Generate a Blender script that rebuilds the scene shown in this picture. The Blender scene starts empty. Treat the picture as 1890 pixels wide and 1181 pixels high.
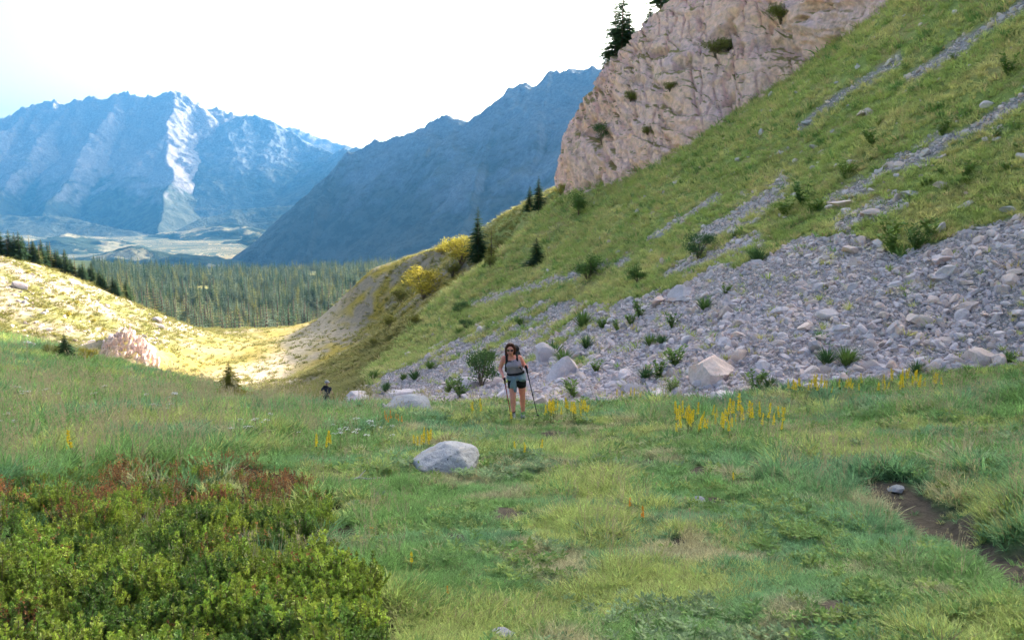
import bpy, bmesh, math, random
import numpy as np
from mathutils import Vector, Matrix, Euler
R = math.radians
sc = bpy.context.scene
COL = sc.collection

# ------------------------------------------------------------------ camera, sky, sun, exposure
FPX, CU, CV, PITCH = 1455.0, 945.0, 590.5, R(9.6)      # photo pixels (1890 x 1181)
cam_d = bpy.data.cameras.new('camera'); cam = bpy.data.objects.new('camera', cam_d); COL.objects.link(cam)
cam_d.sensor_width = 36.0; cam_d.lens = 36.0 * FPX / 1890.0
cam_d.clip_start = 0.1; cam_d.clip_end = 60000
cam.location = (0, 0, 0); cam.rotation_euler = (R(90) - PITCH, 0, 0)
sc.camera = cam
SUN_AZ, SUN_EL = R(39), R(24)                          # azimuth to the right of the view direction (+Y)
w = bpy.data.worlds.new('World'); sc.world = w; w.use_nodes = True
nt = w.node_tree; nt.nodes.clear()
sky = nt.nodes.new('ShaderNodeTexSky'); sky.sky_type = 'NISHITA'; sky.sun_disc = False
sky.sun_elevation = SUN_EL; sky.sun_rotation = SUN_AZ
sky.altitude = 1600; sky.air_density = 0.15; sky.dust_density = 10.0; sky.ozone_density = 1.0
bg = nt.nodes.new('ShaderNodeBackground'); bg.inputs['Strength'].default_value = 0.15
wo = nt.nodes.new('ShaderNodeOutputWorld')
wb = nt.nodes.new('ShaderNodeMix'); wb.data_type = 'RGBA'; wb.blend_type = 'MULTIPLY'; wb.inputs[0].default_value = 1.0
wb.inputs[7].default_value = (1.0, 1.02, .85, 1)        # the camera's white balance, set for the shade
nt.links.new(sky.outputs[0], wb.inputs[6]); nt.links.new(wb.outputs[2], bg.inputs[0]); nt.links.new(bg.outputs[0], wo.inputs[0])
sl = bpy.data.lights.new('sun', 'SUN'); sun = bpy.data.objects.new('sun', sl); COL.objects.link(sun)
sl.energy = 2.0; sl.angle = R(0.5); sl.color = (1.0, 0.86, 0.72)
SUN_DIR = Vector((math.sin(SUN_AZ) * math.cos(SUN_EL), math.cos(SUN_AZ) * math.cos(SUN_EL), math.sin(SUN_EL)))
sun.rotation_euler = SUN_DIR.to_track_quat('Z', 'Y').to_euler()
sun.location = (0, 0, 60)
vs = sc.view_settings; vs.view_transform = 'Standard'; vs.look = 'None'; vs.gamma = 1.0; vs.use_curve_mapping = False
vs.exposure = 3.25
sc.cycles.use_denoising = True
sc.cycles.max_bounces = 6; sc.cycles.diffuse_bounces = 3; sc.cycles.glossy_bounces = 2
sc.cycles.transmission_bounces = 3; sc.cycles.volume_bounces = 0; sc.cycles.transparent_max_bounces = 6
sc.cycles.use_adaptive_sampling = True; sc.cycles.adaptive_threshold = 0.015

# ------------------------------------------------------------------ numeric helpers
SP, CP = math.sin(PITCH), math.cos(PITCH)
def ray(u, v):
    """direction through a photo pixel, with unit depth along the camera axis"""
    xc = (np.asarray(u, float) - CU) / FPX; yc = (CV - np.asarray(v, float)) / FPX
    return np.stack([xc, CP + yc * SP, -SP + yc * CP], -1)
def pt(u, v, t): return ray(u, v) * t
def project(p):
    p = np.asarray(p, float); d = p[..., 1] * CP - p[..., 2] * SP
    d = np.where(np.abs(d) < 1e-3, 1e-3, d)
    yc = (p[..., 1] * SP + p[..., 2] * CP) / d
    return CU + FPX * p[..., 0] / d, CV - FPX * yc, d
def _hash(ix, iy, s):
    h = (ix.astype(np.int64) * 374761393 + iy.astype(np.int64) * 668265263 + s * 1442695041) & 0xffffffff
    h = ((h ^ (h >> 13)) * 1274126177) & 0xffffffff
    h = (h ^ (h >> 16)) * 2246822519 & 0xffffffff
    return ((h ^ (h >> 15)) & 0xffff) / 65535.0
def noise(x, y, s=0):
    """gradient noise, about -1..1"""
    x = np.asarray(x, float); y = np.asarray(y, float)
    x0 = np.floor(x); y0 = np.floor(y); fx = x - x0; fy = y - y0
    def g(ax, ay):
        a = _hash(x0 + ax, y0 + ay, s) * 2 * np.pi
        return np.cos(a) * (fx - ax) + np.sin(a) * (fy - ay)
    ux = fx**3 * (fx * (fx * 6 - 15) + 10); uy = fy**3 * (fy * (fy * 6 - 15) + 10)
    a = g(0, 0) * (1 - ux) + g(1, 0) * ux; b = g(0, 1) * (1 - ux) + g(1, 1) * ux
    return (a * (1 - uy) + b * uy) * 1.5
def fbm(x, y, o=5, s=0, gain=.5):
    r = 0; a = 1.0; n = 0
    for i in range(o):
        r = r + a * noise(x * 2**i + 17.3 * i, y * 2**i - 9.1 * i, s + i); n += a; a *= gain
    return r / n
def ridged(x, y, o=5, s=0, gain=.5):
    r = 0; a = 1.0; n = 0
    for i in range(o):
        r = r + a * (1 - 2 * np.abs(noise(x * 2**i + 7.7 * i, y * 2**i + 3.1 * i, s + i))); n += a; a *= gain
    return r / n
def sstep(a, b, x):
    t = np.clip((np.asarray(x, float) - a) / (b - a), 0, 1); return t * t * (3 - 2 * t)
def inpoly(poly, u, v):
    u = np.asarray(u); v = np.asarray(v); c = np.zeros(u.shape, bool); n = len(poly)
    for i in range(n):
        x1, y1 = poly[i]; x2, y2 = poly[(i + 1) % n]
        if y1 == y2: continue
        m = ((y1 > v) != (y2 > v)) & (u < (x2 - x1) * (v - y1) / (y2 - y1) + x1)
        c ^= m
    return c
def dpoly(line, u, v):
    """distance to an open polyline"""
    d = np.full(np.shape(u), 1e9)
    for (x1, y1), (x2, y2) in zip(line[:-1], line[1:]):
        dx, dy = x2 - x1, y2 - y1
        t = np.clip(((u - x1) * dx + (v - y1) * dy) / (dx * dx + dy * dy), 0, 1)
        d = np.minimum(d, np.hypot(u - x1 - t * dx, v - y1 - t * dy))
    return d

# ------------------------------------------------------------------ near terrain: heights through chosen points
P3 = []
for x in (-16, -9, -4, 0, 4, 8):
    for y in (-14, -4, 2, 5, 9, 13, 17):
        if x > 6 and y > 14: continue
        P3.append((x, y, -1.6 - .2 * y + (.010 * x * x if x > 0 else .0035 * x * x)))
for q in [(0, 627, 34), (140, 655, 33), (280, 690, 32), (420, 728, 30), (540, 748, 28), (620, 752, 28), (720, 754, 25),
          (300, 760, 22), (100, 720, 22), (0, 700, 22), (800, 755, 23.5), (945, 752, 21.5),
          # foot of the scree
          (1060, 742, 21.5), (1315, 712, 19.4), (1600, 690, 17.8), (1890, 668, 16.8), (900, 742, 27),
          # scree and grass slope
          (1060, 650, 31), (1060, 560, 44), (1060, 450, 62), (1315, 600, 24.6), (1315, 500, 31), (1315, 400, 39.5), (1315, 250, 58),
          (1600, 550, 21.3), (1600, 430, 25.8), (1600, 250, 34), (1600, 80, 43), (1890, 530, 18.8), (1890, 400, 21.4), (1890, 200, 27), (1890, 0, 34),
          (900, 560, 62), (800, 640, 59), (700, 700, 52), (620, 748, 46), (800, 735, 36), (900, 660, 42), (960, 500, 68), (1200, 300, 70), (1120, 330, 77),
          (1450, 330, 38), (1450, 480, 26.5), (1450, 620, 20.5), (1450, 170, 52),
          # crest of the near rib
          (1040, 350, 84), (940, 450, 81), (830, 545, 76), (720, 640, 68), (640, 705, 61), (560, 745, 55),
          # far rib: face, then skyline
          (700, 580, 130), (640, 640, 112), (800, 520, 116), (900, 440, 108), (1000, 370, 98), (620, 690, 100), (560, 700, 92),
          (600, 600, 158), (690, 494, 150), (760, 471, 145), (830, 448, 138), (950, 390, 125), (1050, 332, 110), (640, 548, 156),
          # pasture
          (540, 730, 72), (450, 705, 86), (500, 650, 118), (400, 640, 120), (450, 608, 165), (380, 618, 155), (560, 620, 142), (600, 588, 172), (340, 660, 108),
          (300, 680, 92), (360, 700, 84),
          # bank of stones and left spur
          (240, 612, 92), (165, 668, 88), (200, 640, 100), (0, 630, 95), (100, 640, 92), (0, 470, 125), (60, 486, 132), (110, 508, 140), (170, 532, 146), (220, 562, 150), (290, 598, 160), (340, 616, 175),
          (0, 550, 108), (100, 580, 108), (180, 610, 112)]:
    P3.append(tuple(pt(*q)))
P3 += [(-9.9, 40.7, -11.95), (-20, 44, -11.5), (-34, 50, -12.5), (-16, 60, -16.2), (-30, 75, -19.5), (-45, 62, -14.5),
       (-2, 96, -12.5), (-12, 88, -15.5), (-18, 80, -17.5),
       # unseen, behind the skylines; low on the right to let sunlight past
       (-6, 150, -15), (8, 140, -10), (-20, 180, -30), (20, 120, 2), (30, 165, -14), (60, 190, -12), (90, 240, -25),
       (-95, 125, -14), (-90, 160, -26), (-130, 130, -16), (-95, 200, -48), (-70, 60, -9), (-60, 20, -2), (-40, 5, -1), (-40, 36, -7), (-100, 60, -6),
       (-75, 240, -56), (-40, 260, -58), (0, 240, -52), (60, 300, -60), (-140, 250, -62),
       # unseen ground right of the frame and behind the cliff, raised for shade
       (24, 62, 11), (22, 74, 14), (16, 86, 9), (28, 92, 15), (14, 100, 1), (40, 110, 16), (60, 140, 12), (32, 44, 20), (45, 62, 36), (40, 80, 34), (60, 100, 36), (40, 28, 24), (60, 50, 40), (26, 22, 10.5), (20, 8, 4.8), (16, -6, 2.2), (40, 0, 18), (90, 80, 48), (90, 20, 44),
       (0, -40, 4), (-40, -40, 8), (40, -50, 22), (90, -60, 40), (-100, -50, 16), (150, 0, 60), (150, 120, 50), (160, 240, -10), (-200, 60, 10), (-200, 0, 16)]
for y, z in ((350, -74), (480, -86), (700, -103), (1000, -122), (1300, -143), (1600, -165)):
    for f in (-1.1, -.7, -.4, -.18, .05, .35, .8):
        P3.append((f * y, y, z + (22 * abs(f + .3) * y / 1000 if abs(f) < 1 else 60) + (30 if f < -.6 else 0) + (18 * sstep(-.3, .1, f))))
P3 = np.array(P3, float)
SCL = 50.0
def _k(d): return d * np.sqrt(d)
def _solve(P):
    n = len(P); XY = P[:, :2] / SCL
    D = np.sqrt(((XY[:, None] - XY[None]) ** 2).sum(-1))
    A = np.zeros((n + 3, n + 3)); A[:n, :n] = _k(D) - 1e-4 * np.eye(n)
    A[:n, n] = 1; A[:n, n + 1:n + 3] = XY; A[n, :n] = 1; A[n + 1:n + 3, :n] = XY.T
    b = np.zeros(n + 3); b[:n] = P[:, 2]
    return XY, np.linalg.solve(A, b)
_XY, _W = _solve(P3)
def base_z(x, y):
    q = np.stack([np.ravel(x), np.ravel(y)], -1) / SCL; out = np.empty(len(q)); n = len(_XY)
    for i in range(0, len(q), 20000):
        c = q[i:i + 20000]
        D = np.sqrt(((c[:, None] - _XY[None]) ** 2).sum(-1))
        out[i:i + 20000] = _k(D) @ _W[:n] + _W[n] + c @ _W[n + 1:]
    return out.reshape(np.shape(x))
# polar table of the ground (fine where the photograph looks, coarse elsewhere)
AZ = np.concatenate([np.linspace(-180, -60, 41)[:-1], np.linspace(-60, -40, 41)[:-1], np.linspace(-40, 40, 561)[:-1], np.linspace(40, 60, 41)[:-1], np.linspace(60, 180, 41)])
LR = np.linspace(math.log(.6), math.log(1650), 640)
AZr = np.radians(AZ)
RR = np.exp(LR)
GX = np.sin(AZr)[None, :] * RR[:, None]; GY = np.cos(AZr)[None, :] * RR[:, None]
GZ = base_z(GX, GY)
# eroded path cut at the lower right, the bank beside it, hummocks
PATH = [(2.9, 2.0), (3.1, 3.6), (3.3, 4.66), (3.45, 5.45), (3.58, 6.4), (3.75, 7.5)]
def path_d(x, y): return dpoly(PATH, x + .12 * noise(x * 2.1, y * 2.1, 5), y + .12 * noise(x * 2.1, y * 2.1, 6))
def detail(x, y):
    r = np.hypot(x, y)
    near = sstep(60, 25, r)
    z = near * (.16 * fbm(x * .35, y * .35, 3, 3) + .055 * fbm(x * 1.5, y * 1.5, 3, 9)) * (1 - .6 * sstep(8, 14, x - .2 * y))
    z = z + (1 - near) * sstep(900, 100, r) * (.9 * fbm(x * .06, y * .06, 4, 21)) + sstep(150, 500, r) * 6 * fbm(x * .008, y * .008, 4, 4)
    d = path_d(x, y)
    z = z - .15 * sstep(.42, .1, d) * sstep(7.9, 6.2, y)
    side = np.where(x > np.interp(y, [2.0, 3.6, 4.66, 5.45, 6.4, 7.5], [2.9, 3.1, 3.3, 3.45, 3.58, 3.75]), 1.0, 0.0)
    z = z + .13 * side * sstep(.15, .55, d) * sstep(3.2, 1.2, d) * sstep(8.5, 5.5, y)
    return z
GZ = GZ + detail(GX, GY)
def gz(x, y):
    """ground height by bilinear lookup"""
    x = np.asarray(x, float); y = np.asarray(y, float)
    a = np.degrees(np.arctan2(x, y)); r = np.log(np.maximum(np.hypot(x, y), .61))
    j = np.clip(np.searchsorted(AZ, a) - 1, 0, len(AZ) - 2); fa = (a - AZ[j]) / (AZ[j + 1] - AZ[j])
    q = (r - LR[0]) / (LR[1] - LR[0]); i = np.clip(q.astype(int), 0, len(LR) - 2); fr = np.clip(q - i, 0, 1)
    return (GZ[i, j] * (1 - fa) + GZ[i, j + 1] * fa) * (1 - fr) + (GZ[i + 1, j] * (1 - fa) + GZ[i + 1, j + 1] * fa) * fr
_T = np.exp(np.linspace(math.log(1.5), math.log(1500), 900))
def hit(u, v):
    """first ground point seen through a photo pixel"""
    p = ray(u, v)[None] * _T[:, None]
    d = p[:, 2] - gz(p[:, 0], p[:, 1])
    k = np.argmax(d < 0)
    if k == 0: k = len(_T) - 1
    f = d[k - 1] / (d[k - 1] - d[k] + 1e-9)
    q = p[k - 1] * (1 - f) + p[k] * f
    return np.array([q[0], q[1], float(gz(q[0], q[1]))])
def ppm(p): return FPX / float(project(p)[2])             # photo pixels per metre at a point

# ------------------------------------------------------------------ zones of the ground, from where they lie on the slope
SCREE = [(590, 756), (700, 752), (900, 746), (1080, 752), (1230, 742), (1450, 722), (1650, 697), (1960, 660), (1960, 392), (1890, 404), (1830, 414), (1740, 438), (1650, 470), (1600, 438), (1480, 440),
         (1400, 472), (1300, 505), (1200, 548), (1100, 560), (1000, 556), (920, 588), (850, 622), (780, 655), (700, 698), (620, 735)]
STREAKS = [([(1290, 450), (1370, 395), (1450, 345)], 13), ([(1400, 440), (1300, 480), (1240, 500)], 9), ([(1540, 372), (1640, 315), (1740, 265), (1830, 220), (1920, 160)], 11),
           ([(1690, 140), (1800, 65), (1920, -15)], 8), ([(1480, 228), (1570, 165), (1660, 110)], 6), ([(1200, 440), (1330, 360)], 4),
           ([(1560, 420), (1620, 390), (1660, 372)], 12), ([(880, 560), (1010, 520), (1160, 480)], 6)]
def scree_amount(x, y, z):
    u, v, d = project(np.stack([x, y, z], -1))
    wv = 14 * fbm(x * .5, y * .5, 3, 31)
    m = inpoly(SCREE, u + wv * 2, v + wv).astype(float)
    left = sstep(1300, 950, u)
    top = sstep(-.28, .25, fbm(x * .45, y * .45, 3, 40) + .48 - .55 * left * sstep(720, 600, v + .12 * (1000 - u) * 0) + .1)
    m = m * np.where(u < 1330, top, 1)
    s = np.zeros_like(m)
    for L, wd in STREAKS:
        s = np.maximum(s, sstep(1.9, .35, dpoly(L, u, v) / (wd * np.maximum(.15, 1 + 2.0 * fbm(x * .9, y * .9, 3, 50)))))
    s = s * ((d > 14) & (v < 600))
    return np.clip(np.maximum(m, s), 0, 1) * (d > 12) * (d < 70)
SOILP = [(1395, 862, 26, 16), (1180, 826, 26, 6), (1075, 832, 16, 10), (1195, 855, 16, 9), (1020, 803, 20, 7), (1540, 1123, 34, 12), (930, 950, 40, 12), (1135, 1000, 20, 8), (980, 1030, 44, 8),
         (1290, 870, 30, 8), (1255, 1000, 22, 9), (840, 990, 20, 8), (640, 985, 26, 10), (1560, 1018, 22, 6), (975, 1122, 44, 8), (1310, 925, 30, 7), (15, 990, 20, 18), (925, 1172, 26, 8), (1120, 858, 24, 6), (1770, 1170, 60, 10)]
def soil_amount(x, y, z):
    u, v, d = project(np.stack([x, y, z], -1))
    n = .9 * fbm(x * 4, y * 4, 4, 60)
    m = np.zeros(np.shape(u))
    for a, b, ru, rv in SOILP:
        m = np.maximum(m, sstep(1.25, .75, np.hypot((u - a) / (1.0 * ru), (v - b) / (1.1 * rv)) + n))
    m = m * (d < 24) * (d > 1)
    return np.maximum(m, sstep(.38, .18, path_d(x, y) + .24 * fbm(x * 3, y * 3, 3, 66)) * (np.hypot(x, y) < 12))
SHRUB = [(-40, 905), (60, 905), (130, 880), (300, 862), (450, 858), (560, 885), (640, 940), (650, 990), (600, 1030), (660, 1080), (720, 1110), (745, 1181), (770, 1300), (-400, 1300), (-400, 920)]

# ------------------------------------------------------------------ object helpers
def tag(o, label=None, cat=None, group=None, kind=None):
    if label: o['label'] = label
    if cat: o['category'] = cat
    if group: o['group'] = group
    if kind: o['kind'] = kind
    return o
def mesh_np(name, verts, faces, mats=(), smooth=False):
    m = bpy.data.meshes.new(name)
    m.from_pydata([tuple(map(float, v)) for v in verts], [], [tuple(map(int, f)) for f in faces])
    for k in mats: m.materials.append(k)
    if smooth: m.polygons.foreach_set('use_smooth', [True] * len(m.polygons))
    m.update(); return m
def quick_mesh(name, V, Q, mats=(), smooth=True):
    """big quad mesh from numpy arrays"""
    m = bpy.data.meshes.new(name); V = np.asarray(V, np.float32); Q = np.asarray(Q, np.int32)
    k = Q.shape[1]
    m.vertices.add(len(V)); m.vertices.foreach_set('co', V.ravel())
    m.loops.add(Q.size); m.loops.foreach_set('vertex_index', Q.ravel())
    m.polygons.add(len(Q)); m.polygons.foreach_set('loop_start', np.arange(0, Q.size, k, dtype=np.int32))
    m.polygons.foreach_set('use_smooth', np.full(len(Q), smooth, dtype=bool))
    for a in mats: m.materials.append(a)
    m.update(calc_edges=True); m.validate(); return m
def link(name, data, parent=None):
    o = bpy.data.objects.new(name, data); COL.objects.link(o)
    if parent: o.parent = parent
    return o
def empty(name, loc=(0, 0, 0), rz=0.0):
    o = link(name, None); o.location = loc; o.rotation_euler = (0, 0, rz); o.empty_display_size = .1; return o
def copy_tree(o, parent=None):
    c = o.copy(); COL.objects.link(c); c.parent = parent
    for ch in list(o.children): copy_tree(ch, c)
    return c
def colattr(m, name, C):
    C = np.asarray(C, np.float32)
    if C.shape[-1] == 3: C = np.concatenate([C, np.ones(C.shape[:-1] + (1,), np.float32)], -1)
    a = m.attributes.new(name, 'FLOAT_COLOR', 'POINT'); a.data.foreach_set('color', C.ravel())

# ------------------------------------------------------------------ materials
class NT:
    def __init__(s, name):
        s.m = bpy.data.materials.new(name); s.m.use_nodes = True; s.t = s.m.node_tree; s.t.nodes.clear()
        s.out = s.n('ShaderNodeOutputMaterial')
    def n(s, typ, **kw):
        x = s.t.nodes.new(typ)
        for k, v in kw.items(): setattr(x, k, v)
        return x
    def l(s, a, b): s.t.links.new(a, b)
    def noise(s, scale, detail=5, rough=.6, vec=None, dist=0.0):
        x = s.n('ShaderNodeTexNoise'); x.inputs['Scale'].default_value = scale; x.inputs['Detail'].default_value = detail
        x.inputs['Roughness'].default_value = rough; x.inputs['Distortion'].default_value = dist
        if vec is not None: s.l(vec, x.inputs['Vector'])
        return x.outputs['Fac']
    def ramp(s, fac, stops):
        x = s.n('ShaderNodeValToRGB'); e = x.color_ramp.elements
        while len(e) < len(stops): e.new(.5)
        for k, (p, c) in zip(e, stops):
            k.position = p; k.color = tuple(c) + (1,) if len(c) == 3 else c
        s.l(fac, x.inputs[0]); return x.outputs[0]
    def mix(s, fac, a, b, mode='MIX'):
        x = s.n('ShaderNodeMix', data_type='RGBA', blend_type=mode)
        for sock, val in ((x.inputs[0], fac), (x.inputs[6], a), (x.inputs[7], b)):
            if isinstance(val, (int, float)): sock.default_value = val
            elif isinstance(val, (tuple, list)): sock.default_value = tuple(val) + (1,) if len(val) == 3 else val
            else: s.l(val, sock)
        return x.outputs[2]
    def bump(s, h, strength=.5, dist=.05, nrm=None):
        x = s.n('ShaderNodeBump'); x.inputs['Strength'].default_value = strength; x.inputs['Distance'].default_value = dist
        s.l(h, x.inputs['Height'])
        if nrm is not None: s.l(nrm, x.inputs['Normal'])
        return x.outputs[0]
    def obj(s): return s.n('ShaderNodeTexCoord').outputs['Object']
    def pos(s): return s.n('ShaderNodeNewGeometry').outputs['Position']
    def attr(s, name, typ='GEOMETRY'):
        x = s.n('ShaderNodeAttribute', attribute_name=name, attribute_type=typ); return x
    def finish(s, col, rough=.9, nrm=None, spec=.25, metal=0.0, transl=0.0):
        p = s.n('ShaderNodeBsdfPrincipled')
        if isinstance(col, (tuple, list)): p.inputs['Base Color'].default_value = tuple(col) + (1,)
        else: s.l(col, p.inputs['Base Color'])
        p.inputs['Roughness'].default_value = rough; p.inputs['Specular IOR Level'].default_value = spec; p.inputs['Metallic'].default_value = metal
        if nrm is not None: s.l(nrm, p.inputs['Normal'])
        o = p.outputs[0]
        if transl > 0:
            t = s.n('ShaderNodeBsdfTranslucent')
            if isinstance(col, (tuple, list)): t.inputs[0].default_value = tuple(col) + (1,)
            else: s.l(col, t.inputs[0])
            k = s.n('ShaderNodeMixShader'); k.inputs[0].default_value = transl
            s.l(o, k.inputs[1]); s.l(t.outputs[0], k.inputs[2]); o = k.outputs[0]
        s.l(o, s.out.inputs[0]); return s.m
def plain(name, c, rough=.8, var=.25, scale=30, bump=.15, transl=0.0, spec=.25, metal=0.0):
    k = NT(name); v = k.obj(); f = k.noise(scale, 4, .6, v)
    lo = tuple(x * (1 - var) for x in c); hi = tuple(min(1, x * (1 + var)) for x in c)
    col = k.ramp(f, [(.3, lo), (.7, hi)])
    return k.finish(col, rough, k.bump(f, bump, .01), spec, metal, transl)
def leaf_mat(name, c, var=.35, transl=.3, tint_attr=None, hue=None):
    """foliage: brightness and hue differ from copy to copy and clump to clump"""
    k = NT(name); info = k.n('ShaderNodeObjectInfo'); v = k.obj()
    f = k.noise(6, 3, .6, v)
    lo = tuple(x * (1 - var) for x in c); hi = tuple(x * (1 + var) for x in c)
    col = k.ramp(f, [(.3, lo), (.7, hi)])
    c2 = hue or (c[0] * 1.35, c[1] * 1.1, c[2] * .8)
    col = k.mix(info.outputs['Random'], col, k.mix(.5, col, c2))
    return k.finish(col, .75, None, .2, 0, transl)

def ground_material():
    k = NT('alpine_ground'); p = k.pos(); a = k.attr('col').outputs['Color']
    n1 = k.noise(1.3, 6, .65, p); n2 = k.noise(14, 5, .7, p)
    c = k.mix(1.0, a, k.ramp(n1, [(.25, (.62, .66, .62)), (.75, (1.35, 1.3, 1.2))]), 'MULTIPLY')
    c = k.mix(1.0, c, k.ramp(n2, [(.25, (.6, .6, .6)), (.75, (1.4, 1.4, 1.4))]), 'MULTIPLY')
    return k.finish(c, .95, k.bump(n2, .6, .06, k.bump(n1, .5, .25)), .1)
def far_material(name, rock, green, dark, lo, hi, scale):
    """rock above, grass and wood below, broken up by noise; heights in metres"""
    k = NT(name); p = k.pos(); g = k.n('ShaderNodeNewGeometry')
    sep = k.n('ShaderNodeSeparateXYZ'); k.l(p, sep.inputs[0])
    sn = k.n('ShaderNodeSeparateXYZ'); k.l(g.outputs['Normal'], sn.inputs[0])
    n1 = k.noise(scale, 8, .65, p); n2 = k.noise(scale * 6, 6, .7, p); n3 = k.noise(scale * 30, 5, .7, p)
    mr = k.n('ShaderNodeMapRange'); mr.inputs[1].default_value = lo; mr.inputs[2].default_value = hi
    k.l(sep.outputs[2], mr.inputs[0])
    ad = k.n('ShaderNodeMath', operation='MULTIPLY_ADD'); ad.inputs[1].default_value = 1.6; k.l(n1, ad.inputs[0]); k.l(mr.outputs[0], ad.inputs[2])
    st = k.n('ShaderNodeMath', operation='MULTIPLY_ADD'); st.inputs[1].default_value = -.9; k.l(sn.outputs[2], st.inputs[0]); k.l(ad.outputs[0], st.inputs[2])
    f = k.ramp(st.outputs[0], [(.32, (0, 0, 0)), (.62, (1, 1, 1))])
    low = k.mix(k.ramp(n2, [(.45, (0, 0, 0)), (.55, (1, 1, 1))]), dark, green)
    rk = k.mix(1.0, rock, k.ramp(n3, [(.3, (.65, .65, .68)), (.7, (1.25, 1.25, 1.22))]), 'MULTIPLY')
    c = k.mix(f, low, rk)
    return k.finish(c, .95, k.bump(n3, .8, 12, k.bump(n2, .8, 60)), .1)
def rock_mat(name, c1, c2, stain=None, sc_=3.0, lichen=None):
    k = NT(name); v = k.obj(); info = k.n('ShaderNodeObjectInfo')
    ofs = k.n('ShaderNodeVectorMath', operation='ADD'); k.l(v, ofs.inputs[0])
    cb = k.n('ShaderNodeCombineXYZ'); ml = k.n('ShaderNodeMath', operation='MULTIPLY'); ml.inputs[1].default_value = 37.0
    k.l(info.outputs['Random'], ml.inputs[0]); k.l(ml.outputs[0], cb.inputs[0]); k.l(cb.outputs[0], ofs.inputs[1]); v = ofs.outputs[0]
    n1 = k.noise(sc_, 6, .65, v); n2 = k.noise(sc_ * 9, 5, .7, v)
    c = k.ramp(n1, [(.3, c1), (.7, c2)])
    if stain:
        c = k.mix(k.ramp(k.noise(sc_ * .8, 4, .6, v, .6), [(.56, (0, 0, 0)), (.68, (.85, .85, .85))]), c, stain)
    if lichen:
        c = k.mix(k.ramp(k.noise(sc_ * 3.2, 5, .7, v), [(.60, (0, 0, 0)), (.66, (.9, .9, .9))]), c, lichen)
    c = k.mix(1.0, c, k.ramp(n2, [(.2, (.72, .72, .72)), (.8, (1.22, 1.22, 1.22))]), 'MULTIPLY')
    c = k.mix(1.0, c, k.ramp(info.outputs['Random'], [(0, (.78, .78, .8)), (1, (1.15, 1.12, 1.1))]), 'MULTIPLY')
    return k.finish(c, .92, k.bump(n2, .5, .03, k.bump(n1, .5, .1)), .15)

# ------------------------------------------------------------------ ground
def ground_colour(x, y, z):
    u, v, d = project(np.stack([x, y, z], -1)); r = np.hypot(x, y)
    n = fbm(x * .5, y * .5, 4, 71)[..., None]; nf = fbm(x * .05, y * .05, 4, 72)[..., None]; nm = fbm(x * .17, y * .17, 4, 73)[..., None]
    def col(a, b, f): return np.asarray(a) * (1 - f) + np.asarray(b) * f
    S = lambda a, b, q: sstep(a, b, q)
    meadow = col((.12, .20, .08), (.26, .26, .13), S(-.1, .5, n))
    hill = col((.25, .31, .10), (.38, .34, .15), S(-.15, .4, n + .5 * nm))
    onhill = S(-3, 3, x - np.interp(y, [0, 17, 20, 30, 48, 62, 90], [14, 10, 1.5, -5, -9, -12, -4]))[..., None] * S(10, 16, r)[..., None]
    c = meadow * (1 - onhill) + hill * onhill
    # dry pasture, spurs beyond the crest
    far = S(44, 58, y + .35 * x)[..., None] * (1 - onhill)
    track = sstep(9, 3, np.abs(x - np.interp(y, [45, 60, 90, 120, 150, 175], [-13, -20, -30, -30, -38, -36])) - 2 * fbm(x * .1, y * .1, 3, 76))[..., None]
    past = col((.29, .24, .08), (.34, .28, .15), S(-.05, .35, nm + .25 * nf)); past = past * (1 - track) + np.array((.46, .39, .32)) * track
    left = S(-38, -52, x + .12 * (y - 90))[..., None]
    lcol = col((.20, .20, .08), (.35, .30, .26), S(-.2, .2, nm + .6 * n))
    past = past * (1 - left) + lcol * left
    rib = (S(96, 104, y - .3 * x) * S(-34, -26, x - .05 * (130 - y)))[..., None]
    rcol = col((.34, .27, .06), (.28, .245, .21), S(-.05, .25, nm * 1.2 + .12 + .3 * n))
    past = past * (1 - rib) + rcol * rib
    c = c * (1 - far) + past * far
    beyond = S(225, 300, r)[..., None]
    wood = col((.045, .065, .03), (.30, .27, .10), S(.24, .34, fbm(x * .011, y * .011, 3, 77))[..., None])
    c = c * (1 - beyond) + wood * beyond
    s = scree_amount(x, y, z)[..., None]; c = c * (1 - s) + np.array((.29, .27, .30)) * s
    s = soil_amount(x, y, z)[..., None]; c = c * (1 - s) + np.array((.085, .07, .062)) * s
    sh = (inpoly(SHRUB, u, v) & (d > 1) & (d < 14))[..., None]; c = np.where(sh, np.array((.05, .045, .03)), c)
    return np.clip(c, .01, .9)
nr, na = GX.shape
idx = np.arange(nr * na).reshape(nr, na)
Q = np.stack([idx[:-1, :-1], idx[:-1, 1:], idx[1:, 1:], idx[1:, :-1]], -1).reshape(-1, 4)[:, ::-1]
GV = np.stack([GX, GY, GZ], -1)
gm = quick_mesh('ground', GV.reshape(-1, 3), Q, [ground_material()])
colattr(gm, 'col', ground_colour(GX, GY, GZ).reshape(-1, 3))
tag(link('ground', gm), kind='structure')

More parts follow.
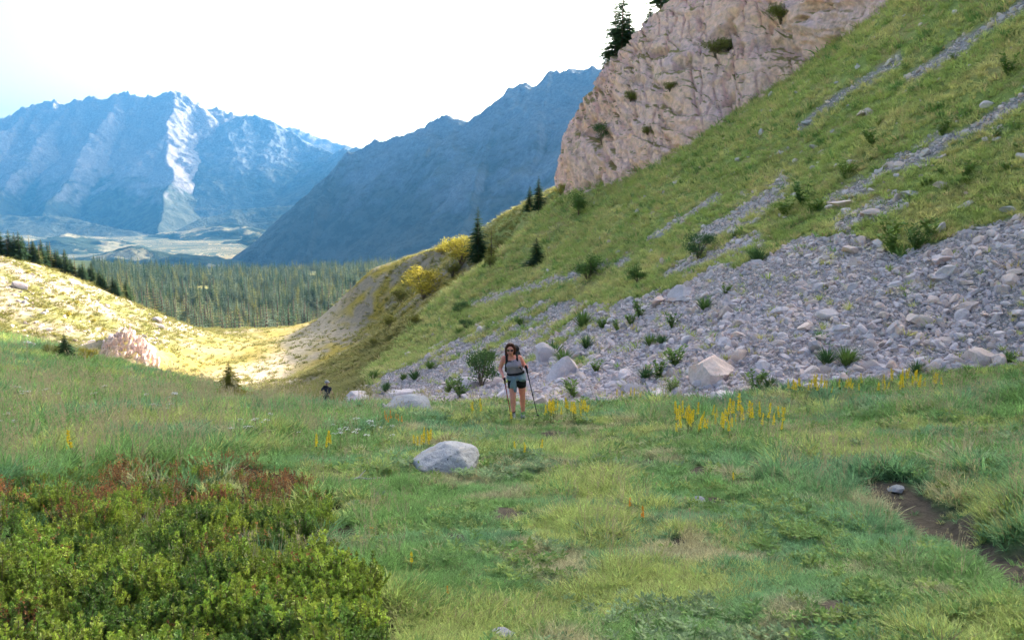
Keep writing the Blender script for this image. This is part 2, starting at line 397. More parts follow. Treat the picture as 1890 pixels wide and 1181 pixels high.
# ------------------------------------------------------------------ valley floor and mountains
ZV = -420.0
def tents(x, y, ridges):
    h = np.full(np.shape(x), -1e9)
    for pts, k, pw in ridges:
        for a, b in zip(pts[:-1], pts[1:]):
            dx, dy = b[0] - a[0], b[1] - a[1]
            t = np.clip(((x - a[0]) * dx + (y - a[1]) * dy) / (dx * dx + dy * dy), 0, 1)
            d = np.hypot(x - a[0] - t * dx, y - a[1] - t * dy)
            h = np.maximum(h, a[2] + t * (b[2] - a[2]) - k * d ** pw * 1000 ** (1 - pw))
    return h
def PR(*q): return [tuple(pt(*a)) for a in q]
def mountain(name, ridges, us, ts, mat, warp, amp, seed, fl=1.0):
    """height field over a fan of directions us (photo columns) and depths ts"""
    U, T = np.meshgrid(us, ts); X = (U - CU) / FPX * T; Y = T * 1.0
    wx = warp * fbm(X / 900, Y / 900, 4, seed); wy = warp * fbm(X / 900, Y / 900, 4, seed + 9)
    h = tents(X + wx, Y + wy, ridges)
    rel = np.clip((h - ZV) / 900, 0, 1.2)
    h = h + amp * rel ** .7 * (ridged(X / 420 + wx / 300, Y / 420, 6, seed + 20, .55) - .35) + .35 * amp * rel * ridged(X / 110, Y / 160, 4, seed + 40)
    V = np.stack([X, Y, np.maximum(h, ZV - 60)], -1); i = np.arange(U.size).reshape(U.shape)
    Q = np.stack([i[:-1, :-1], i[:-1, 1:], i[1:, 1:], i[1:, :-1]], -1).reshape(-1, 4)
    o = link(name, quick_mesh(name, V.reshape(-1, 3), Q, [mat], True)); return tag(o, kind='structure')
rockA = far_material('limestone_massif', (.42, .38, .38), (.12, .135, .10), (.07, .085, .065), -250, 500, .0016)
rockB = far_material('haze_blue_limestone', (.26, .29, .33), (.14, .16, .15), (.10, .12, .115), -200, 720, .0018)  # blue of distance haze put into the ridge rock colour
# left massif: skyline ridge, with spurs that run down towards the valley
sky_ridge = PR((-420, 330, 9800), (-150, 262, 9700), (0, 222, 9600), (60, 203, 9550), (100, 188, 9500), (135, 194, 9500), (160, 187, 9450), (182, 190, 9450), (222, 176, 9400), (262, 187, 9350), (290, 186, 9300), (322, 168, 9200), (348, 176, 9200), (378, 200, 9250), (412, 210, 9300), (456, 212, 9250))
spurs = [(sky_ridge, .95, 1), (PR((322, 168, 9200), (318, 250, 8500), (308, 340, 7700), (303, 440, 6500)), .72, 1), (PR((222, 176, 9400), (176, 250, 8700), (125, 340, 7900), (60, 415, 7000)), .8, 1),
         (PR((135, 192, 9500), (70, 262, 8850), (0, 345, 8000), (-90, 420, 7000)), .8, 1), (PR((60, 203, 9550), (-30, 270, 8800), (-110, 345, 8000)), .8, 1),
         (PR((0, 222, 9600), (-140, 300, 8700)), .85, 1),
         (PR((-60, 398, 6900), (120, 402, 6700), (250, 428, 6500)), .35, 1), (PR((330, 424, 6500), (420, 388, 6900), (540, 380, 6900)), .45, 1)]
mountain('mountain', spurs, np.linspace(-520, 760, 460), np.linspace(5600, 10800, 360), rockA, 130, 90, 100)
# right ridge: from the far shoulder towards the viewer, its near face turned from the sun
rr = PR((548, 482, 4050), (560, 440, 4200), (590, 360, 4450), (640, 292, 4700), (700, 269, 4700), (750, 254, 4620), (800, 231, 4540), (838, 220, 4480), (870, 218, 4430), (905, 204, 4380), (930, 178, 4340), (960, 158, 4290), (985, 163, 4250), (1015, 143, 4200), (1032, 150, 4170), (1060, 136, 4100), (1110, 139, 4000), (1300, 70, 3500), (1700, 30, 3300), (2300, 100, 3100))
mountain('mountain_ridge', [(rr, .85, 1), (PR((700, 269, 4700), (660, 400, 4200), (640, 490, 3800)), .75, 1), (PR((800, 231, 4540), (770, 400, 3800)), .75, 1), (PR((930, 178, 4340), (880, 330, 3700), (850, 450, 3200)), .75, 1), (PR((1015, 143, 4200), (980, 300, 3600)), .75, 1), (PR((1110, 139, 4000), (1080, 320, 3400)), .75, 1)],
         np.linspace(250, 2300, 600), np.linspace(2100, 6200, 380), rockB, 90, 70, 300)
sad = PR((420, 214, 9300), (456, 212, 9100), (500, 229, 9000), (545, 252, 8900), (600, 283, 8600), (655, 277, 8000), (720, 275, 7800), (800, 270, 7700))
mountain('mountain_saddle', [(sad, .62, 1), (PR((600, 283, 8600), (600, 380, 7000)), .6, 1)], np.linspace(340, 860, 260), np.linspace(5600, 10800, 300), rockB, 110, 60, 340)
back = PR((480, 250, 13500), (540, 237, 13000), (580, 252, 12800), (640, 270, 12600), (720, 300, 12500))
mountain('distant_mountain', [(back, .55, 1)], np.linspace(400, 800, 130), np.linspace(11000, 14500, 90), rockA, 120, 60, 500)

def valley_material():
    k = NT('valley_fields'); p = k.pos()
    mp = k.n('ShaderNodeMapping'); mp.inputs['Scale'].default_value = (.0050, .0010, 1); mp.inputs['Rotation'].default_value = (0, 0, .35); k.l(p, mp.inputs[0])
    vo = k.n('ShaderNodeTexVoronoi', feature='F1'); vo.inputs['Scale'].default_value = 1.0; vo.inputs['Randomness'].default_value = .9; k.l(mp.outputs[0], vo.inputs['Vector'])
    ve = k.n('ShaderNodeTexVoronoi', feature='DISTANCE_TO_EDGE'); ve.inputs['Randomness'].default_value = .9; k.l(mp.outputs[0], ve.inputs['Vector'])
    sp = k.n('ShaderNodeSeparateColor'); k.l(vo.outputs['Color'], sp.inputs[0])
    c = k.ramp(sp.outputs[0], [(0, (.34, .28, .14)), (.35, (.46, .38, .25)), (.6, (.42, .30, .10)), (.85, (.50, .42, .30)), (1, (.13, .14, .08))])
    hedge = k.ramp(ve.outputs['Distance'], [(.03, (1, 1, 1)), (.09, (0, 0, 0))])
    m2 = k.n('ShaderNodeMapping'); m2.inputs['Scale'].default_value = (.0020, .0009, 1); k.l(p, m2.inputs[0]); n = k.noise(1.0, 6, .65, m2.outputs[0]); n2 = k.noise(.02, 4, .6, p)
    c = k.mix(hedge, c, (.10, .12, .06))
    c = k.mix(1.0, c, k.ramp(n2, [(.3, (.8, .8, .8)), (.7, (1.15, 1.15, 1.15))]), 'MULTIPLY')
    c = k.mix(k.ramp(n, [(.45, (0, 0, 0)), (.51, (1, 1, 1))]), c, (.07, .09, .06))
    return k.finish(c, .95, k.bump(n2, .4, 5), .1)
xs = np.linspace(-9000, 9000, 181); ys = np.linspace(1300, 15000, 140); X, Y = np.meshgrid(xs, ys)
Z = ZV + 26 * fbm(X / 900, Y / 900, 4, 8) + 45 * sstep(2600, 1300, Y) * 0 - 8
Z = Z + 30 * sstep(4600, 7200, Y + 500 * fbm(X / 1500, Y / 1500, 3, 18)) + 22 * sstep(4000, 5500, Y) * ridged(X / 700, Y / 500, 4, 19)
i = np.arange(X.size).reshape(X.shape)
Q = np.stack([i[:-1, :-1], i[:-1, 1:], i[1:, 1:], i[1:, :-1]], -1).reshape(-1, 4)
tag(link('valley_floor', quick_mesh('valley_floor', np.stack([X, Y, Z], -1).reshape(-1, 3), Q, [valley_material()])), kind='structure')

def wooded_hill(cx, cy, rx, ry, h, seed):
    a = np.linspace(-1.6, 1.6, 120); A, B_ = np.meshgrid(a, a); X = cx + A * rx; Y = cy + B_ * ry
    Z = ZV - 45 + (h + 45) * np.exp(-(A**2 + B_**2) * 1.5) * (1 + .45 * fbm(A * 2.2, B_ * 2.2, 4, seed)) + 9 * fbm(X / 60, Y / 60, 3, seed + 5)
    i = np.arange(X.size).reshape(X.shape); Q = np.stack([i[:-1, :-1], i[:-1, 1:], i[1:, 1:], i[1:, :-1]], -1).reshape(-1, 4)
    tag(link('wooded_hill', quick_mesh('wooded_hill', np.stack([X, Y, Z], -1).reshape(-1, 3), Q, [HILLM])), kind='structure')
def _hill_mat():
    k = NT('hill_woodland'); p = k.pos(); n1 = k.noise(.004, 6, .65, p); n2 = k.noise(.05, 5, .7, p)
    c = k.mix(k.ramp(n1, [(.54, (0, 0, 0)), (.60, (1, 1, 1))]), (.045, .065, .04), (.34, .30, .18))
    c = k.mix(1.0, c, k.ramp(n2, [(.3, (.6, .6, .6)), (.7, (1.4, 1.4, 1.4))]), 'MULTIPLY'); return k.finish(c, .95, k.bump(n2, .8, 10), .1)
HILLM = _hill_mat()
wooded_hill(-1880, 4050, 640, 420, 105, 31); wooded_hill(-3050, 5300, 800, 420, 85, 33); wooded_hill(-1350, 4950, 420, 300, 60, 35); wooded_hill(-2300, 6300, 900, 380, 105, 37); wooded_hill(-1750, 5700, 500, 300, 70, 39)
# ------------------------------------------------------------------ cliff: a thick nose of rock above the grass slope
def cliff():
    B = [(1040, 300, 96), (1046, 345, 86), (1056, 352, 80), (1120, 338, 76), (1200, 308, 69), (1300, 250, 60.5), (1400, 182, 54), (1500, 112, 48.5), (1650, 2, 43), (1790, -160, 42), (2000, -420, 41.5), (2400, -800, 41)]
    C = [(1074, 200, 97), (1058, 240, 88), (1066, 208, 83), (1102, 150, 81), (1134, 108, 79), (1182, 56, 77), (1245, -4, 75), (1330, -90, 73), (1440, -190, 70), (1620, -340, 66), (1850, -520, 62), (2250, -800, 58)]
    ns, nh = 640, 240
    s = np.linspace(0, len(B) - 1, ns); k = np.arange(len(B))
    for i_, (a_, b_, c_) in enumerate(B):                     # the foot follows the slope
        if i_ > 1:
            h_ = hit(a_, b_); d_ = float(project(h_)[2])
            if abs(d_ - c_) < 16: B[i_] = (a_, b_, d_ + .3)
    bp = np.array([pt(*q) for q in B]); cp = np.array([pt(*q) for q in C])
    b = np.stack([np.interp(s, k, bp[:, i]) for i in range(3)], -1); c = np.stack([np.interp(s, k, cp[:, i]) for i in range(3)], -1)
    ker = np.ones(17) / 17
    for a in (b, c):
        for i in range(3):
            pad = np.pad(a[:, i], 8, mode='edge'); a[:, i] = np.convolve(pad, ker, 'valid')
    h = np.linspace(-.3, 1, nh)
    # below 1: the face; then a rounded brow running back, then down behind
    P = b[None] + (c - b)[None] * h[:, None, None]
    out = np.cross(np.gradient(P, axis=1), np.gradient(P, axis=0)); out /= np.linalg.norm(out, axis=-1, keepdims=True) + 1e-9
    if out[nh // 2, ns // 2, 1] > 0: out = -out
    L = np.linalg.norm(np.diff(b, axis=0), axis=1).cumsum(); L = np.concatenate([[0], L])
    H = h[:, None] * np.linalg.norm(c - b, axis=1)[None]; LL = np.broadcast_to(L[None], H.shape)
    q = LL + .75 * H                                       # bedding planes dip to the left
    bulge = np.sin(np.clip(h, 0, 1) * np.pi)[:, None]
    edge = sstep(1.0, .93, h)[:, None]
    dsp = 1.5 * bulge * (.35 + fbm(LL / 14, H / 14, 3, 11)) + 0.7 * ridged(q / 9, H / 14, 4, 12, .5) * (.3 + .7 * edge) + .30 * fbm(q / 1.3, H / 2.2, 5, 13) + .13 * fbm(LL / .35, H / .5, 3, 18) + .25 * ridged(LL / 2.2, H / 4.5, 3, 19)
    dsp -= 1.1 * sstep(.30, .45, fbm(LL / 5, H / 3.4, 3, 14))
    wq = q + 1.2 * fbm(LL / 4, H / 4, 3, 16); st_ = wq / 2.6; dsp += .22 * (sstep(.25, .75, st_ - np.floor(st_)) - .5) * (fbm(LL / 9, H / 9, 2, 17) > -.15)      # bedding ledges
    for sc1, dp, sd in ((4.2, .5, 23), (1.5, .3, 24)):
        nn = noise((LL - .35 * H) / sc1 + .4 * fbm(LL / 3, H / 3, 3, 26), H / (sc1 * 3.0), sd); dsp -= dp * np.exp(-(nn / .06) ** 2)                                                             # cracks
    P = P + out * dsp[..., None]
    # brow: extra rows running back and down
    top = P[-1]; rows = [P]
    for dy, dz in ((1.2, .25), (3.2, .2), (6, -.8), (10, -4), (14, -14)):
        e = top + np.array([dy * .55, dy, dz])[None]; e[:, 2] += .35 * noise(L / 2, L * 0 + dy, 15)
        rows.append(e[None])
    P = np.concatenate(rows, 0); nh2 = P.shape[0]
    i = np.arange(nh2 * ns).reshape(nh2, ns)
    Q = np.stack([i[:-1, :-1], i[:-1, 1:], i[1:, 1:], i[1:, :-1]], -1).reshape(-1, 4)
    k = NT('cliff_rock'); p = k.pos(); g = k.n('ShaderNodeNewGeometry'); sn = k.n('ShaderNodeSeparateXYZ'); k.l(g.outputs['Normal'], sn.inputs[0])
    mp = k.n('ShaderNodeMapping'); mp.inputs['Rotation'].default_value = (0, R(40), 0); mp.inputs['Scale'].default_value = (1.2, .6, 1.3); k.l(p, mp.inputs[0])
    n1 = k.noise(.16, 6, .6, p); n2 = k.noise(.55, 7, .7, mp.outputs[0]); n3 = k.noise(2.6, 6, .7, p)
    col = k.ramp(n1, [(.3, (.82, .58, .61)), (.5, (.92, .61, .58)), (.68, (.92, .57, .47))])
    col = k.mix(k.ramp(n2, [(.36, (.5, .5, .5)), (.44, (0, 0, 0))]), col, (.36, .25, .21))
    col = k.mix(k.ramp(k.noise(.30, 7, .7, p, .8), [(.60, (0, 0, 0)), (.68, (.65, .65, .65))]), col, (.40, .33, .14))
    moss = k.n('ShaderNodeMath', operation='MULTIPLY_ADD'); moss.inputs[1].default_value = .55; k.l(sn.outputs[2], moss.inputs[0]); k.l(k.noise(.35, 6, .65, p), moss.inputs[2])
    col = k.mix(k.ramp(moss.outputs[0], [(.86, (0, 0, 0)), (1.0, (.9, .9, .9))]), col, (.30, .25, .08))
    col = k.mix(1.0, col, k.ramp(n3, [(.25, (.65, .65, .65)), (.75, (1.3, 1.3, 1.3))]), 'MULTIPLY')
    m = k.finish(col, .95, k.bump(n3, 1.0, .16, k.bump(n2, .9, .5)), .1)
    tag(link('cliff', quick_mesh('cliff', P.reshape(-1, 3), Q, [m], True)), kind='structure')
    return P, ns
CLIFF_P, _ = cliff()
#---REST---
rng = np.random.default_rng(7); random.seed(7)
# ------------------------------------------------------------------ builders
def rock_mesh(name, seed, mat, sub=2, flat=.7, planes=10, rough=.05):
    r = np.random.default_rng(seed); bm = bmesh.new(); bmesh.ops.create_icosphere(bm, subdivisions=sub, radius=1.0)
    V = np.array([v.co[:] for v in bm.verts])
    for _ in range(planes):
        n = r.normal(size=3); n /= np.linalg.norm(n); d = r.uniform(.42, .82)
        e = V @ n - d; V -= np.where(e > 0, e, 0)[:, None] * n[None]
    V += rough * np.stack([noise(V[:, 0] * 2.3 + seed, V[:, 1] * 2.3 + V[:, 2] * 1.7, k) for k in (1, 2, 3)], -1)
    V *= np.array([1.0, r.uniform(.65, .95), flat * r.uniform(.75, 1.1)])
    V /= np.abs(V[:, 0]).max()
    for v, c in zip(bm.verts, V): v.co = c
    m = bpy.data.meshes.new(name); bm.to_mesh(m); bm.free(); m.materials.append(mat)
    if sub >= 3:
        m.polygons.foreach_set('use_smooth', [True] * len(m.polygons)); m.set_sharp_from_angle(angle=R(28))
    return m
class Tri:
    """collects triangles and quads for leaf and twig meshes"""
    def __init__(s): s.v = []; s.f = []; s.mi = []
    def poly(s, pts, mi=0):
        k = len(s.v); s.v += [tuple(p) for p in pts]; s.f.append(tuple(range(k, k + len(pts)))); s.mi.append(mi)
    def leaf(s, p, d, w, n=None, mi=0):
        p = Vector(p); d = Vector(d); n = Vector(n) if n is not None else Vector((random.gauss(0, 1), random.gauss(0, 1), random.gauss(0, 1)))
        a = d.cross(n); a = a.normalized() * w if a.length > 1e-6 else Vector((w, 0, 0))
        s.poly([p, p + d * .45 + a, p + d, p + d * .45 - a], mi)
    def blade(s, p, d, w, bend, mi=0, seg=2):
        """a tapering strip that bends over"""
        p = Vector(p); d = Vector(d); L = d.length; a = Vector((-d.y, d.x, 0)); a = a.normalized() if a.length > 1e-6 else Vector((1, 0, 0))
        a = (a + Vector((random.uniform(-.6, .6), random.uniform(-.6, .6), 0))).normalized() * w
        pr = [p - a, p + a]; h = Vector((d.x, d.y, 0)); h = h.normalized() if h.length > 1e-6 else Vector((1, 0, 0))
        for i in range(1, seg + 1):
            t = i / seg; c = p + d * t + h * bend * L * t * t - Vector((0, 0, bend * L * .45 * t * t))
            if i < seg: q = [c - a * (1 - t * .6), c + a * (1 - t * .6)]; s.poly([pr[0], pr[1], q[1], q[0]], mi); pr = q
            else: s.poly([pr[0], pr[1], c], mi)
    def tube(s, pts, radii, seg=5, mi=0, cap=True):
        pts = [Vector(p) for p in pts]; k0 = len(s.v); up = Vector((.31, .2, .93))
        for i, (p, r) in enumerate(zip(pts, radii)):
            t = (pts[min(i + 1, len(pts) - 1)] - pts[max(i - 1, 0)]).normalized(); a = t.cross(up if abs(t.dot(up)) < .95 else Vector((1, 0, 0))).normalized(); b = t.cross(a)
            for j in range(seg):
                g = 2 * math.pi * j / seg; s.v.append(tuple(p + (a * math.cos(g) + b * math.sin(g)) * r))
        for i in range(len(pts) - 1):
            for j in range(seg):
                j2 = (j + 1) % seg; s.f.append((k0 + i * seg + j, k0 + i * seg + j2, k0 + (i + 1) * seg + j2, k0 + (i + 1) * seg + j)); s.mi.append(mi)
        if cap:
            e = k0 + (len(pts) - 1) * seg; s.f.append(tuple(range(e, e + seg))); s.mi.append(mi); s.f.append(tuple(range(k0 + seg - 1, k0 - 1, -1))); s.mi.append(mi)
    def build(s, name, mats, smooth=False):
        m = mesh_np(name, s.v, s.f, mats, smooth)
        if len(mats) > 1: m.polygons.foreach_set('material_index', s.mi)
        return m
def scatter(name, P, rot, scl, pick, tint, protos, label=None, cat=None):
    """one 'stuff' object: copies of small meshes on points"""
    pc = bpy.data.collections.new(name + '_pieces')
    for i, m in enumerate(protos): pc.objects.link(bpy.data.objects.new('%s_piece_%02d' % (name, i), m))
    n = len(P); m = bpy.data.meshes.new(name); m.vertices.add(n); m.vertices.foreach_set('co', np.asarray(P, np.float32).ravel())
    for nm, typ, key, arr in (('rot', 'FLOAT_VECTOR', 'vector', rot), ('scl', 'FLOAT_VECTOR', 'vector', scl), ('pick', 'INT', 'value', pick)):
        a = m.attributes.new(nm, typ, 'POINT'); a.data.foreach_set(key, np.asarray(arr, np.int32 if typ == 'INT' else np.float32).ravel())
    colattr(m, 'tint', tint)
    o = link(name, m); tag(o, label, cat, kind='stuff')
    g = bpy.data.node_groups.new(name + '_nodes', 'GeometryNodeTree')
    g.interface.new_socket('Geometry', in_out='INPUT', socket_type='NodeSocketGeometry'); g.interface.new_socket('Geometry', in_out='OUTPUT', socket_type='NodeSocketGeometry')
    N = g.nodes.new; gi = N('NodeGroupInput'); go = N('NodeGroupOutput'); ip = N('GeometryNodeInstanceOnPoints'); ci = N('GeometryNodeCollectionInfo')
    ci.inputs['Collection'].default_value = pc; ci.inputs['Separate Children'].default_value = True; ci.inputs['Reset Children'].default_value = True
    def na_(nm, typ):
        x = N('GeometryNodeInputNamedAttribute'); x.data_type = typ; x.inputs['Name'].default_value = nm; return x.outputs[0]
    e2r = N('FunctionNodeEulerToRotation')
    L = g.links.new
    L(gi.outputs[0], ip.inputs['Points']); L(ci.outputs[0], ip.inputs['Instance']); ip.inputs['Pick Instance'].default_value = True
    L(na_('pick', 'INT'), ip.inputs['Instance Index']); L(na_('rot', 'FLOAT_VECTOR'), e2r.inputs[0]); L(e2r.outputs[0], ip.inputs['Rotation']); L(na_('scl', 'FLOAT_VECTOR'), ip.inputs['Scale'])
    L(ip.outputs[0], go.inputs[0])
    md = o.modifiers.new('pieces', 'NODES'); md.node_group = g
    return o
def tint_mat(name, var=.3, transl=.42, rough=.7, spec=.2):
    k = NT(name); t = k.attr('tint', 'INSTANCER').outputs['Color']; f = k.noise(9, 2, .5, k.obj())
    c = k.mix(1.0, t, k.ramp(f, [(.3, (1 - var,) * 3), (.7, (1 + var,) * 3)]), 'MULTIPLY')
    return k.finish(c, rough, None, spec, 0, transl)
def lerp(a, b, f):
    f = np.asarray(f)[..., None]; return np.asarray(a, float) * (1 - f) + np.asarray(b, float) * f
def normal_at(x, y, e=.25):
    zx = (gz(x + e, y) - gz(x - e, y)) / (2 * e); zy = (gz(x, y + e) - gz(x, y - e)) / (2 * e)
    return zx, zy
def polar(n, a0, a1, r0, r1, pw=0.0):
    a = np.radians(rng.uniform(a0, a1, n)); q = rng.uniform(0, 1, n)
    r = r0 * (r1 / r0) ** q if pw == 0 else (r0**pw + q * (r1**pw - r0**pw)) ** (1 / pw)
    return np.sin(a) * r, np.cos(a) * r, r

# ------------------------------------------------------------------ scree
grey = rock_mat('scree_limestone', (.60, .53, .58), (.74, .66, .70), (.82, .57, .51), 1.6)
warm = rock_mat('pinkish_limestone', (.66, .54, .53), (.76, .61, .58), (.80, .52, .42), 1.4)
slab = rock_mat('lichened_limestone', (.36, .37, .42), (.50, .50, .55), (.46, .41, .39), 2.6, (.07, .07, .07))
sharp = [rock_mesh('scree_stone', 50 + i, grey if i % 4 else warm, 2, .62, 11, .04) for i in range(10)]
for m in sharp[:]: pass
N0 = 300000
x, y, r = polar(N0, -20, 42, 13, 68); z = gz(x, y); s = scree_amount(x, y, z)
keep = rng.uniform(0, 1, N0) < s * np.interp(r, [13, 20, 35, 68], [.8, .8, .75, .7])
x, y, z, r = x[keep], y[keep], z[keep], r[keep]; n = len(x)
size = (.022 + .036 * rng.gamma(.9, .95, n)) * np.interp(r, [15, 25, 45, 68], [.84, .9, 1.05, 1.3]); size = np.minimum(size, .25)
u, v, d = project(np.stack([x, y, z], -1)); px = size * FPX / d
rot = np.stack([rng.normal(0, .65, n), rng.normal(0, .65, n), rng.uniform(0, 6.28, n)], -1)
zx, zy = normal_at(x, y); rot[:, 0] += zy * .7; rot[:, 1] -= zx * .7 * 0
big = np.argsort(-(px * ((u > 560) & (u < 1890) & (v > 380) & (v < 760) & (d < 60))))[:300]
msk = np.ones(n, bool); msk[big] = False
P = np.stack([x, y, z + size * .12], -1)
scatter('scree', P[msk], rot[msk], size[msk, None] * np.stack([np.ones(n), rng.uniform(.8, 1.1, n), rng.uniform(.7, 1.2, n)], -1)[msk], rng.integers(0, 10, n)[msk], np.ones((msk.sum(), 3)), sharp, 'loose pale grey stones of the scree slope under the cliff', 'scree')
STONE_AT = []
for k in big:
    STONE_AT.append(None)
    o = link('stone', sharp[int(rng.integers(0, 10))]); o.location = P[k]; o.rotation_euler = rot[k]; q = size[k] * 1.12; o.scale = (q, q * rng.uniform(.8, 1.1), q * rng.uniform(.75, 1.2))
    tag(o, 'pale angular limestone block lying loose among the smaller scree stones', 'stone', 'larger stones of the scree'); STONE_AT[-1] = (o, float(u[k]), float(v[k]), o.data.materials[0].name)

xs_, ys_, rs_ = polar(2600, -12, 42, 15, 75); zs_ = gz(xs_, ys_); kp = (xs_ > np.interp(ys_, [17, 20, 30, 48, 62, 90], [10, 3, -4, -8, -10, -2])) & (rng.uniform(0, 1, 2600) < .15 + .6 * sstep(0, .3, fbm(xs_ * .2, ys_ * .2, 3, 150))); nk = int(kp.sum())
scatter('slope_stones', np.stack([xs_, ys_, zs_], -1)[kp], np.stack([rng.normal(0, .5, nk), rng.normal(0, .5, nk), rng.uniform(0, 6.28, nk)], -1), (rng.gamma(1.2, .045, nk) + .05)[:, None] * np.interp(rs_[kp], [15, 75], [.9, 2.2])[:, None] * np.ones((1, 3)), rng.integers(0, 10, nk), np.ones((nk, 3)), sharp, 'small loose stones scattered over the grass slope', 'stones')
# boulders one can name: photo column, row of the foot, width in photo pixels, flatness, material, label
BOULD = [(820, 884, 128, .80, slab, 'rounded grey lichen-speckled boulder in the foreground meadow', 0.0),
    (752, 768, 92, .38, slab, 'flat grey slab lying in the grass beside orange flowers', .1), (1315, 716, 112, .75, warm, 'largest pinkish boulder at the foot of the scree', .1),
    (1366, 668, 44, .8, warm, 'pinkish block leaning behind the largest boulder', .5), (1216, 568, 42, .85, warm, 'pale block with a reddish underside in mid scree', .9), (1262, 556, 56, .7, grey, 'grey block just right of the red-based block', .3),
    (1660, 622, 52, 1.0, grey, 'upright grey boulder in the middle of the right scree', 1.1), (1705, 602, 52, .6, warm, 'orange-tinged block right of the upright scree boulder', .2), (1490, 612, 44, .6, warm, 'pinkish wedge-shaped block in the middle of the scree', .7),
    (1535, 590, 60, .6, grey, 'broad grey block above the pinkish wedge block', .2), (1755, 512, 56, .7, grey, 'large grey boulder high on the right scree', .5), (1745, 488, 62, .55, grey, 'flat-topped boulder at the upper right of the scree', .1), (1872, 530, 44, .95, warm, 'pale boulder on the scree near the right edge of the photo', .4),
    (1812, 672, 54, .6, warm, 'brownish block at the lower right rim of the scree', .2), (1725, 560, 36, .6, warm, 'light orange stone in the right half of the scree', .8), (1792, 574, 46, .5, warm, 'flat block with a rusty lower edge on the right scree', .3), (1575, 470, 40, .7, warm, 'pale block at the upper rim of the scree', .6), (1574, 495, 26, .9, warm, 'small squarish block beside grass at the upper scree', .2),
    (1740, 432, 34, .9, grey, 'rounded grey rock standing at the top of the scree', .4), (1170, 728, 50, .5, grey, 'low grey rock at the scree foot right of the walking woman', .2), (1215, 745, 62, .55, grey, 'broken grey rocks at the meadow rim below the largest boulder', .6), (1345, 742, 60, .35, grey, 'flat grey rock in the grass below the largest boulder', .2), (1520, 722, 66, .3, grey, 'long flat rock at the rim of the meadow', .05), (1045, 700, 80, .6, grey, 'rounded grey outcrop right of the walking woman', .3), (1010, 672, 50, .8, grey, 'pointed grey rock behind the walking woman', .2),
    (880, 720, 70, .5, grey, 'grey outcrop just left of the walking woman', .2), (740, 738, 76, .4, grey, 'long grey outcrop left of the walking woman', .15), (660, 742, 56, .35, grey, 'low grey outcrop near the distant walker', .1),
    (955, 648, 14, .9, warm, 'small pinkish stone behind the woman on the scree', .3),
    (1612, 400, 42, .5, warm, 'flat pale slab on the grass above the scree', .1), (1688, 362, 40, .35, slab, 'tilted white slab on the upper grass slope', .5), (1745, 347, 34, .5, warm, 'pinkish stone right of the tilted white slab', .2), (1600, 212, 56, .22, warm, 'thin orange slab on the upper grass slope', .7), (1575, 302, 24, .5, grey, 'small pale rock in mid grass slope', .3), (1494, 230, 30, .5, slab, 'grey rock at the lower end of the upper stone streak', .4), (1505, 274, 22, .5, grey, 'little grey rock left of the mid-slope flowers', .2), (1365, 298, 20, .6, grey, 'little grey rock on grass below the cliff', .5), (1826, 200, 28, .8, grey, 'grey rock beside the right-hand stone streak', .2),
    (1560, 384, 58, .4, warm, 'pinkish rock band end above the scree', .6), (1870, 392, 40, .5, slab, 'pale rock on the grass at the right edge above the scree', .2), (1222, 440, 32, .5, slab, 'bluish grey rock alone on the mid grass slope', .5),
    (48, 642, 36, .4, slab, 'pale flat rock on the left crest of the meadow', .1), (50, 668, 26, .5, slab, 'small pale rock just below the left crest', .6), (292, 722, 34, .5, slab, 'pale rock in grass halfway along the left crest', .2), (155, 690, 24, .5, slab, 'small whitish rock in the left meadow', .9), (228, 694, 20, .5, slab, 'tiny whitish rock right of another in the left meadow', .5),
    (1655, 912, 34, .7, slab, 'small grey rock at the head of the eroded cut', .4), (1292, 930, 44, .3, slab, 'half buried flat stone in the trampled grass', .3), (930, 1178, 44, .3, slab, 'half buried pale stone at the bottom edge of the photo', .6), (985, 1128, 50, .22, slab, 'flush pale stone in the short grass near the bottom', .1)]
def dome_rock():
    bm = bmesh.new(); bmesh.ops.create_icosphere(bm, subdivisions=5, radius=1.0); V = np.array([v.co[:] for v in bm.verts])
    for n_, d_ in (((-.5, -.5, .75), .66), ((.75, -.3, .55), .74), ((-.75, .1, .6), .72), ((.1, -.9, .35), .70), ((.3, .2, .95), .80), ((.9, -.2, .0), .90), ((-.9, -.3, .1), .92)):
        n_ = np.array(n_) / np.linalg.norm(n_); e = V @ n_ - d_; V -= np.where(e > 0, e, 0)[:, None] * n_[None] * .85
    V[:, 0] += .22 * np.clip(V[:, 2], 0, 1); V += .05 * np.stack([fbm(V[:, 0] * 2.5 + V[:, 2], V[:, 1] * 2.5 + V[:, 2] * 1.3, 4, k_) for k_ in (1, 2, 3)], -1)
    V += .03 * np.stack([ridged(V[:, 0] * 3 + V[:, 1], V[:, 2] * 4, 3, k_) for k_ in (4, 5, 6)], -1); V[:, 2] *= .52; V /= np.abs(V[:, 0]).max()
    for v, c in zip(bm.verts, V): v.co = c
    m = bpy.data.meshes.new('boulder'); bm.to_mesh(m); bm.free(); m.materials.append(slab); m.polygons.foreach_set('use_smooth', [True] * len(m.polygons)); return m
for k, (bu, bv, bw, fl, mt, lab, rz) in enumerate(BOULD):
    p = hit(bu, bv - .12 * bw * fl); half = .5 * bw / ppm(p)
    o = link('boulder', dome_rock() if k == 0 else rock_mesh('boulder', 900 + k * 7, mt, 4 if bw > 55 else 3, fl, 12, .07)); o.rotation_euler = (0, 0, rz)
    o.scale = (half,) * 3; o.location = (p[0], p[1] + half * .35, p[2] + half * fl * .30); tag(o, lab, 'rock' if bw < 60 else 'boulder')

